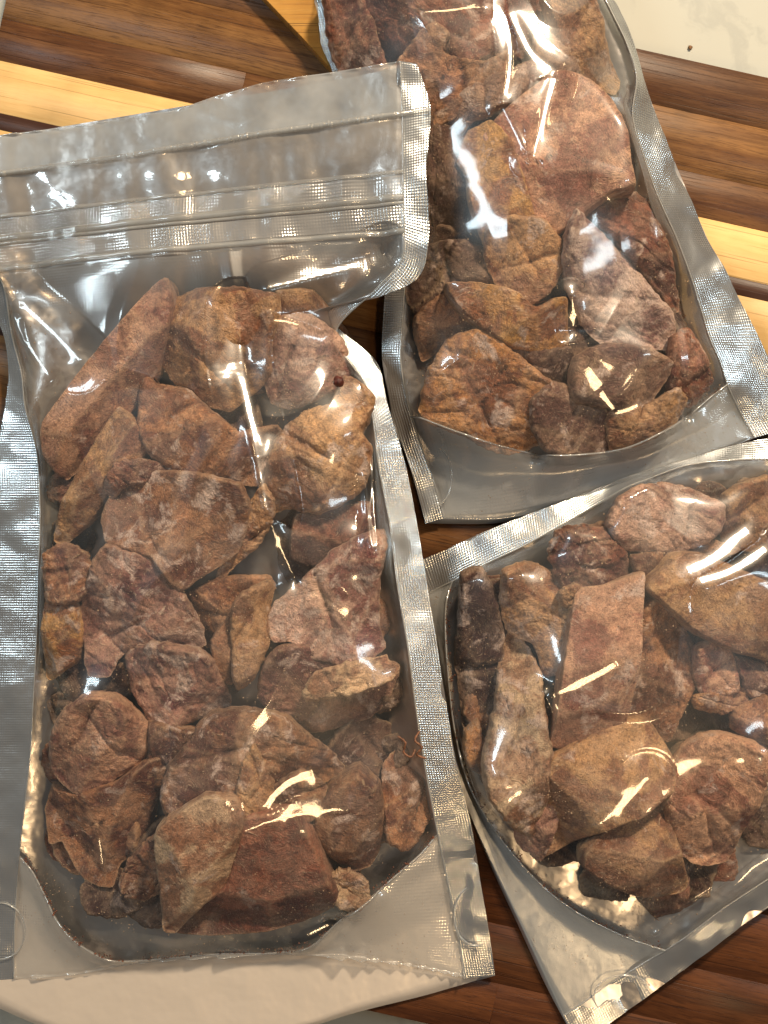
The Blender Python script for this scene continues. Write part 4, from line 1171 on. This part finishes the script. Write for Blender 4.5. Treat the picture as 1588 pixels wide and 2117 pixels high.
    Bp[:, 2] = np.maximum(Bp[:, 2], 0.0006)
    mesh_obj('back_film', Bp, grid_faces(120, 80), M_BACK, root, uv=uv_of(B))
    # gusset panel: from the arc on the front down to the back panel's lower edge
    low_edge = wpts(evenly(back_bottom, 90)) if back_bottom else G[-1, np.linspace(0, nc - 1, 90).astype(int)]
    ga = arcw.copy()
    s = np.linspace(0, 1, 26)[None, :, None]
    GG = ga[:, None] * (1 - s) + low_edge[:, None] * s
    gp = GG.reshape(-1, 3)
    ss = np.tile(np.linspace(0, 1, 26), 90)
    gp[:, 2] = ga[:, None, 2].repeat(26, 1).ravel() * (1 - ss) ** 1.3 + low_edge[:, None, 2].repeat(26, 1).ravel() * ss - 0.0030 * np.clip(ss * 6, 0.3, 1) * np.clip((1 - ss) * 5, 0.3, 1) + 0.0007 * noise3(gp * np.array([70, 70, 0]) + sd)
    gp[:, 2] = np.maximum(gp[:, 2], 0.0040 - 0.0022 * np.clip((ss - 0.94) / 0.06, 0, 1))
    mesh_obj('gusset_panel', gp, grid_faces(90, 26), zones.get('gus', M_GUSSET), root, uv=uv_of(GG))
    # rounded weld spots on the lower seal corners
    for (x, y, zz, r0, r1, ang) in dots:
        m = 40
        a_ = np.linspace(ang[0], ang[1], m) * math.pi / 180
        px = x + np.cos(a_) * r0
        py = y + np.sin(a_) * r1
        tube('weld_mark', W(px, py, zz / 1000.0), 0.0003, M_RIB, root, 6)
    return root, P.reshape(nr, nc, 3), uvs


# ---- pouch 1: the large front one
L1 = [(-20, 282, 22), (-18, 362, 22), (-16, 450, 21), (-14, 505, 20), (-6, 560, 19), (10, 600, 16), (24, 690, 13), (44, 770, 13), (52, 840, 13), (76, 935, 13), (83, 1060, 14), (80, 1180, 14), (77, 1300, 14), (70, 1430, 14), (64, 1550, 13), (52, 1660, 12), (40, 1770, 9), (34, 1850, 6), (30, 1930, 5), (28, 2024, 4)]
R1 = [(828, 126, 37), (832, 236, 37), (833, 355, 37), (834, 418, 37), (836, 480, 37), (828, 540, 36), (775, 600, 34), (694, 690, 24), (752, 790, 24), (770, 860, 24), (782, 960, 23), (805, 1080, 22), (820, 1200, 22), (842, 1330, 22), (858, 1450, 21), (878, 1580, 18), (905, 1724, 13), (925, 1820, 9), (944, 1920, 6), (962, 2022, 5)]
Lo1 = [(-70, 290, 21), (-70, 370, 21), (-70, 450, 20), (-72, 520, 19), (-60, 570, 17), (-30, 620, 13), (6, 690, 11), (17, 770, 10), (10, 840, 10), (-6, 935, 10), (-20, 1060, 10), (-32, 1180, 10), (-40, 1300, 10), (-48, 1430, 10), (-56, 1550, 9), (-64, 1660, 8), (-72, 1770, 7), (-80, 1850, 6), (-84, 1930, 5), (-90, 2030, 4)]
Ro1 = [(862, 132, 37), (890, 225, 37), (881, 345, 37), (885, 418, 37), (886, 500, 37), (866, 572, 35), (790, 612, 34), (678, 650, 22), (776, 745, 21), (800, 830, 21), (838, 960, 21), (862, 1080, 20), (882, 1200, 20), (903, 1330, 20), (922, 1450, 19), (944, 1580, 16), (976, 1715, 12), (993, 1820, 9), (1010, 1920, 6), (1024, 2018, 5)]
top1 = [(-20, 282, 22), (142, 261, 23), (300, 236, 25), (363, 227, 26), (440, 200, 28), (487, 187, 30), (560, 168, 31), (680, 150, 34), (760, 137, 36), (828, 126, 37)]
bot1 = [(28, 2024, 4), (150, 2016, 5), (250, 1998, 6), (330, 1988, 7), (500, 1975, 8), (675, 1975, 8), (800, 1990, 7), (880, 2003, 6), (962, 2022, 5)]
arc1 = [(40, 1770, 9), (70, 1800, 10), (105, 1850, 10), (130, 1905, 10), (170, 1950, 9), (235, 1980, 8), (330, 1976, 8), (450, 1970, 9), (560, 1968, 9), (640, 1952, 10), (700, 1905, 12), (760, 1860, 13), (830, 1800, 13), (870, 1765, 13), (905, 1724, 13)]
arc1 = [(40, 1770, 9), (66, 1800, 11), (92, 1850, 12), (118, 1905, 12), (160, 1950, 11), (225, 1985, 9), (300, 1985, 8), (450, 1972, 8), (560, 1970, 9), (640, 1958, 11), (700, 1905, 13), (760, 1860, 14), (830, 1800, 14), (870, 1765, 13), (905, 1724, 13)]
bb1 = [(-90, 2040, 1), (60, 2110, 1), (180, 2150, 1), (330, 2170, 1), (480, 2165, 1), (640, 2122, 1), (740, 2092, 1.5), (880, 2058, 2), (960, 2036, 3), (1024, 2018, 4)]
zipC = [(-6, 560, 19), (200, 539, 22.5), (420, 518, 27.5), (640, 499, 33), (836, 480, 37)]
body1 = zipC + R1[5:17] + arc1[::-1] + L1[5:17][::-1]
folds1 = [([(694, 690), (640, 670), (560, 650), (500, 660)], 1.0, 12, True),
          ([(840, 1360), (800, 1290), (780, 1230)], 1.2, 9, True)]
creases1 = [([(490, 640), (497, 760), (516, 850), (532, 930), (548, 1010), (556, 1050)], 15, 'w'),
            ([(562, 1085), (580, 1130), (608, 1195)], 9, 'w'),
            ([(560, 598), (640, 576), (720, 550), (795, 518)], 13, 'c'),
            ([(18, 608), (60, 645), (110, 690), (162, 742)], 16, 'c'),
            ([(25, 650), (60, 715), (105, 785)], 11, 'c'),
            ([(545, 1668), (565, 1640), (600, 1612), (645, 1592)], 13, 'w'),
            ([(508, 1718), (545, 1702), (600, 1688), (660, 1678), (720, 1672)], 11, 'w'),
            ([(768, 860), (771, 950), (773, 1040), (779, 1130)], 8, 'w'),
            ([(636, 1932), (678, 1914)], 14, 'w'),
            ([(205, 1735), (212, 1785)], 9, 'w')]
root1, P1, _ = pouch('large clear zip pouch of dried meat overlapping the other two pouches', L1, R1, Lo1, Ro1, clouds[1],
                     {'body': body1, 't_body': 4.2 / 19, 'back_lift': 13, 'gus': M_GUSSET_W,
                      'parts': [('header_strip', 0, 1.0 / 19, M_HEAD), ('mouth_film', 1.0 / 19, 2.0 / 19, M_MOUTH), ('zipper_band', 2.0 / 19, 2.7 / 19, M_BAND), ('zipper_gap_film', 2.7 / 19, 3.1 / 19, M_FILM), ('zipper_band', 3.1 / 19, 3.8 / 19, M_BAND), ('front_film', 3.8 / 19, 1, M_FRONT)]},
                     arc1, top1, bot1, bb1, puff=1.3e-6, folds=folds1, creases=creases1, nr=600, nc=310, sd=1.3,
                     dots=[(985, 1893, 8, 46, 62, (70, 250)), (0, 1925, 6, 52, 58, (-100, 100))])


def across(P, t, s0=0.0, s1=1.0, n=160, dz=0.0004):
    """a line on the front film at row t"""
    nr, nc, _ = P.shape
    r = t * (nr - 1)
    i = int(r)
    f = r - i
    row = P[i] * (1 - f) + P[min(i + 1, nr - 1)] * f
    j = np.linspace(s0, s1, n) * (nc - 1)
    k = np.minimum(j.astype(int), nc - 2)
    g = (j - k)[:, None]
    q = row[k] * (1 - g) + row[k + 1] * g
    q = q.copy()
    q[:, 2] += dz
    return q


for t_, r_ in ((2.0, 0.0007), (2.82, 0.0012), (3.02, 0.0006), (3.95, 0.0010)):
    tube('zipper_rib', across(P1, t_ / 19, 0, 1), r_, M_RIB, root1, 8, 0.8)
tl = across(P1, 1.0 / 19, 0, 1, 420, 0.0006)
jit = fbm(np.column_stack([np.arange(420) * 0.35, np.zeros(420), np.zeros(420)]), 3)
tl[:, 1] += jit * 0.00025
tube('torn_edge', np.vstack([tl, W(885, 228, 0.0375), W(890, 232, 0.0375)]), np.concatenate([0.0009 + 0.0003 * np.abs(jit), [0.001, 0.0005]]), M_RIB, root1, 8)

# ---- pouch 2: the tall rear one
L2 = [(560, -300, 9), (640, -60, 8), (672, 20, 8), (690, 90, 9), (712, 170, 10), (742, 260, 10), (780, 360, 10), (812, 450, 10), (838, 540, 11), (836, 600, 11), (832, 660, 10), (828, 740, 10), (840, 820, 10), (852, 862, 9), (870, 920, 7), (895, 990, 5), (918, 1072, 5)]
R2 = [(1140, -300, 12), (1225, -60, 12), (1262, 20, 13), (1296, 90, 13), (1316, 160, 13), (1308, 240, 14), (1330, 320, 14), (1362, 410, 14), (1398, 490, 14), (1428, 570, 14), (1450, 640, 13), (1468, 700, 13), (1490, 750, 12), (1504, 795, 11), (1520, 830, 8), (1540, 870, 5), (1560, 905, 5)]
Lo2 = [(545, -300, 8), (625, -60, 7), (655, 20, 7), (664, 90, 8), (688, 150, 8), (715, 250, 8), (750, 350, 8), (780, 450, 8), (808, 540, 9), (797, 600, 9), (792, 660, 8), (790, 740, 8), (804, 820, 8), (815, 880, 7), (835, 930, 6), (858, 1000, 5), (880, 1082, 5)]
Ro2 = [(1156, -300, 10), (1240, -60, 10), (1282, 20, 10), (1312, 90, 10), (1334, 170, 9), (1366, 260, 8), (1398, 340, 8), (1428, 410, 8), (1462, 490, 8), (1500, 560, 8), (1535, 630, 8), (1570, 700, 8), (1600, 760, 7), (1620, 800, 6), (1640, 830, 5), (1652, 850, 5), (1665, 875, 5)]
bot2 = [(918, 1072, 5), (1020, 1074, 5), (1130, 1056, 5), (1250, 1028, 6), (1350, 995, 7), (1430, 962, 7), (1500, 930, 6), (1560, 905, 5)]
bb2 = [(880, 1082, 1.2), (1020, 1082, 1.2), (1130, 1062, 1.2), (1250, 1034, 1.2), (1430, 966, 1.5), (1560, 908, 2), (1665, 875, 3)]
arc2 = [(852, 862, 9), (880, 872, 11), (930, 892, 12), (1000, 916, 12), (1060, 932, 11), (1130, 944, 11), (1200, 942, 11), (1280, 930, 11), (1350, 900, 11), (1420, 860, 11), (1470, 820, 11), (1504, 795, 11)]
body2 = [(640, -60, 0), (1225, -60, 0)] + R2[2:14] + arc2[::-1] + L2[2:14][::-1]
folds2 = [([(1310, 160), (1290, 240), (1320, 340), (1380, 480)], 2.0, 10, True),
          ([(840, 860), (900, 780), (950, 740)], 1.2, 9, True)]
creases2 = [([(1034, 18), (1048, 45), (1056, 100), (1050, 160), (1038, 214)], 7, 'c'),
            ([(1040, 226), (1062, 268), (1094, 330)], 6, 'c'),
            ([(1056, 30), (1075, 70), (1100, 112), (1146, 148)], 10, 'c'),
            ([(1148, 162), (1132, 215), (1118, 265), (1100, 328)], 10, 'c'),
            ([(880, 24), (940, 19), (1000, 17)], 7, 'w'),
            ([(1212, 762), (1228, 785), (1240, 800)], 18, 'w'),
            ([(1246, 812), (1268, 848)], 11, 'w'),
            ([(1272, 854), (1295, 848), (1318, 838)], 15, 'w'),
            ([(1182, 615), (1186, 650), (1187, 680)], 9, 'w')]
root2, P2, _ = pouch('tall clear pouch of dried meat lying furthest back by the white counter', L2, R2, Lo2, Ro2, clouds[2],
                     {'body': body2, 'parts': [('front_film', 0, 1, M_FRONT)]}, arc2, None, bot2, bb2, puff=1.3e-6, folds=folds2, creases=creases2, nr=440, nc=270, sd=5.7,
                     dots=[(900, 985, 8, 34, 60, (-80, 90))])

# ---- pouch 3: tilted, its gusset faces the large pouch
L3 = [(1760, 930, 9), (1660, 940, 9), (1588, 948, 11), (1500, 952, 12), (1420, 962, 12), (1340, 990, 12), (1290, 1010, 12), (1220, 1052, 11), (1150, 1092, 11), (1080, 1130, 10), (1020, 1158, 9), (960, 1188, 8), (935, 1202, 7), (905, 1216, 5), (880, 1232, 4)]
Lo3 = [(1760, 880, 8), (1660, 895, 8), (1590, 905, 8), (1500, 925, 8), (1420, 950, 8), (1340, 972, 8), (1285, 990, 8), (1215, 1018, 8), (1145, 1044, 8), (1070, 1072, 7), (1010, 1096, 7), (945, 1125, 6), (920, 1138, 6), (885, 1152, 5), (850, 1170, 4)]
R3 = [(1860, 1640, 10), (1760, 1715, 10), (1680, 1765, 10), (1600, 1810, 10), (1550, 1842, 10), (1500, 1875, 10), (1460, 1905, 10), (1420, 1935, 10), (1395, 1952, 9), (1375, 1965, 8), (1340, 1985, 6), (1300, 2010, 5), (1250, 2040, 4), (1210, 2070, 4), (1165, 2100, 4)]
Ro3 = [(1890, 1690, 7), (1780, 1765, 7), (1700, 1818, 7), (1620, 1858, 7), (1570, 1890, 7), (1520, 1925, 7), (1480, 1955, 7), (1450, 1978, 7), (1425, 1998, 6), (1405, 2012, 6), (1370, 2038, 5), (1330, 2068, 5), (1280, 2102, 4), (1240, 2130, 4), (1195, 2160, 4)]
bot3 = [(880, 1232, 4), (898, 1300, 5), (915, 1400, 6), (935, 1500, 7), (960, 1600, 7), (1000, 1720, 7), (1050, 1850, 6), (1100, 1960, 5), (1165, 2100, 4)]
bb3 = [(850, 1170, 1.5), (880, 1320, 1.5), (905, 1450, 1.5), (930, 1560, 1.5), (960, 1660, 1.5), (1010, 1780, 1.5), (1070, 1910, 1.5), (1130, 2040, 1.5), (1195, 2160, 2)]
arc3 = [(935, 1202, 7), (922, 1250, 9), (922, 1330, 11), (930, 1430, 12), (942, 1520, 12), (965, 1610, 12), (1005, 1690, 12), (1060, 1765, 12), (1125, 1835, 11), (1200, 1890, 10), (1290, 1935, 9), (1375, 1965, 8)]
body3 = [(1760, 930, 0)] + L3[1:13] + arc3 + R3[1:10][::-1] + [(1860, 1640, 0)]
folds3 = [([(1375, 1965), (1440, 1900), (1500, 1860), (1588, 1790)], 2.2, 9, True),
          ([(1375, 1965), (1300, 1940), (1220, 1900)], 1.5, 8, True),
          ([(1030, 1160), (1150, 1110), (1300, 1020)], 1.2, 9, True)]
creases3 = [([(1128, 1442), (1170, 1426), (1220, 1402), (1275, 1368)], 15, 'w'),
            ([(1228, 1706), (1265, 1682), (1305, 1648), (1338, 1612)], 14, 'w'),
            ([(1424, 1182), (1462, 1162), (1500, 1130), (1545, 1095)], 24, 'c'),
            ([(1450, 1200), (1510, 1178), (1590, 1125)], 20, 'c'),
            ([(1520, 1830), (1560, 1795), (1600, 1770)], 12, 'w')]
root3, P3, _ = pouch('tilted clear pouch of dried meat partly tucked under the large pouch', L3, R3, Lo3, Ro3, clouds[3],
                     {'body': body3, 'parts': [('front_film', 0, 1, M_FRONT)]}, arc3, None, bot3, bb3, puff=1.3e-6, folds=folds3, creases=creases3, nr=370, nc=340, sd=9.1,
                     dots=[(1290, 2060, 7, 62, 44, (150, 330))])

# ------------------------------------------------------------------ powder on the inside of the films, crumbs
M_DUST = plain('meat_dust', (0.62, 0.42, 0.26))
M_CRUMB = plain('dark_red_crumb', (0.10, 0.02, 0.012), 0.5)
M_CURL = plain('orange_brown_curl', (0.24, 0.10, 0.05), 0.6)
OCT = np.array([(1, 0, 0), (-1, 0, 0), (0, 1, 0), (0, -1, 0), (0, 0, 1), (0, 0, -1)], float)
OF = np.array([(0, 2, 4), (2, 1, 4), (1, 3, 4), (3, 0, 4), (2, 0, 5), (1, 2, 5), (3, 1, 5), (0, 3, 5)])


def dust(P, n, sd, label, wfun):
    rs = np.random.RandomState(sd)
    nr, nc, _ = P.shape
    i = rs.randint(0, nr, n * 4)
    j = rs.randint(0, nc, n * 4)
    p = P[i, j]
    keep = rs.uniform(0, 1, n * 4) < wfun(i / nr, j / nc, p)
    p = p[keep][:n]
    k = len(p)
    s = 0.00006 + 0.00024 * rs.uniform(0, 1, k) ** 4
    V = p[:, None, :] + OCT[None] * s[:, None, None] * rs.uniform(0.5, 1.5, (k, 6, 1)) - np.array([0, 0, 0.0005])
    F = (OF[None] + (np.arange(k) * 6)[:, None, None]).reshape(-1, 3)
    o = mesh_obj('meat_powder', V.reshape(-1, 3), F, M_DUST, smooth=False)
    tag(o, label, 'powder', kind='stuff')
    return o


def fold_grit(arc, n, sd, inward, label):
    rs = np.random.RandomState(sd)
    a = wpts(evenly(arc, 400))
    k = rs.randint(4, 396, n)
    off = np.abs(rs.normal(0, 1, n)) * 0.0011
    T = a[k + 1] - a[k - 1]
    T /= np.linalg.norm(T, axis=1)[:, None]
    Nn = np.stack([-T[:, 1], T[:, 0], 0 * T[:, 0]], -1)
    Nn *= np.sign((Nn * (np.array(inward) - a[k])).sum(1))[:, None]
    p = a[k] + Nn * off[:, None] + np.array([0, 0, 0.0005]) + Nn * 0
    keep = noise3(np.column_stack([k * 0.06, np.zeros(n), np.full(n, sd)])) > -0.15
    p = p[keep]
    n = len(p)
    s_ = 0.00009 + 0.00035 * rs.uniform(0, 1, n) ** 4
    V = p[:, None, :] + OCT[None] * s_[:, None, None] * rs.uniform(0.5, 1.6, (n, 6, 1))
    F = (OF[None] + (np.arange(n) * 6)[:, None, None]).reshape(-1, 3)
    o = mesh_obj('meat_grit', V.reshape(-1, 3), F, M_GRIT, smooth=False)
    return tag(o, label, 'grit', kind='stuff')


M_GRIT = plain('meat_grit_colour', (0.20, 0.07, 0.035))
fold_grit(arc1, 1500, 21, W(480, 1400, 0.01), 'red brown grit gathered along the lower fold of the large pouch')
fold_grit(arc2, 1100, 22, W(1100, 500, 0.01), 'red brown grit gathered along the lower fold of the tall pouch')
fold_grit(arc3, 1100, 23, W(1400, 1450, 0.01), 'red brown grit gathered along the lower fold of the tilted pouch')


def wnoise(i, j, p, t0):
    n_ = fbm(p * np.array([40, 40, 0]), 3)
    return np.clip(0.15 + 1.3 * n_, 0.03, 1) * (i > t0)


dust(P1, 8000, 3, 'fine pale meat powder clinging inside the large front pouch', lambda i, j, p: wnoise(i, j, p, 0.3))
dust(P2, 5000, 4, 'fine pale meat powder clinging inside the tall rear pouch', lambda i, j, p: wnoise(i, j, p, 0.0))
dust(P3, 5000, 5, 'fine pale meat powder clinging inside the tilted pouch', lambda i, j, p: wnoise(i, j, p, 0.0))


def sample_top(x, y):
    d_ = np.hypot(P1[..., 0] - W(x, y, 0.034)[0], P1[..., 1] - W(x, y, 0.034)[1])
    return P1[..., 2].ravel()[np.argmin(d_)] + 0.0003


def crumb(name, x, y, z, r, mat, label, cat, sd):
    m, k = 14, 10
    th = np.linspace(0.02, math.pi - 0.02, k)
    ph = np.arange(m) / m * 2 * math.pi
    S = np.stack([np.sin(th)[:, None] * np.cos(ph)[None], np.sin(th)[:, None] * np.sin(ph)[None], np.cos(th)[:, None] * np.ones(m)[None]], -1)
    S = S * (1 + 0.45 * fbm(S * 2.2 + sd, 3))[..., None] * r
    S[..., 2] *= 0.8
    o = mesh_obj(name, S.reshape(-1, 3), grid_faces(k, m, True), mat, smooth=False)
    o.location = W(x, y, z)
    return tag(o, label, cat)


crumb('crumb', 700, 789, float(sample_top(700, 789)), 0.0019, M_CRUMB, 'dark red round crumb above the folded tan leaf', 'crumb', 1.0)
crumb('crumb', 1427, 98, -0.0214, 0.0008, plain('brown_crumb', (0.3, 0.15, 0.06)), 'tiny brown crumb alone on the white counter', 'crumb', 2.0)
for i_, (pts, lb) in enumerate([([(822, 1522, 24), (838, 1535, 25), (835, 1555, 24), (850, 1565, 25), (858, 1550, 24)], 'thin orange brown curl stuck inside the large pouch, farther from its seal'),
                                ([(868, 1512, 23), (858, 1530, 24), (872, 1545, 24), (862, 1560, 23), (880, 1568, 22)], 'thin orange brown curl stuck inside the large pouch, touching its seal')]):
    q = wpts(evenly(pts, 40))
    o = tube('meat_curl', q, 0.00028 + 0.00018 * np.abs(np.sin(np.arange(40) * 0.7)), M_CURL, None, 6)
    tag(o, lb, 'meat scrap')
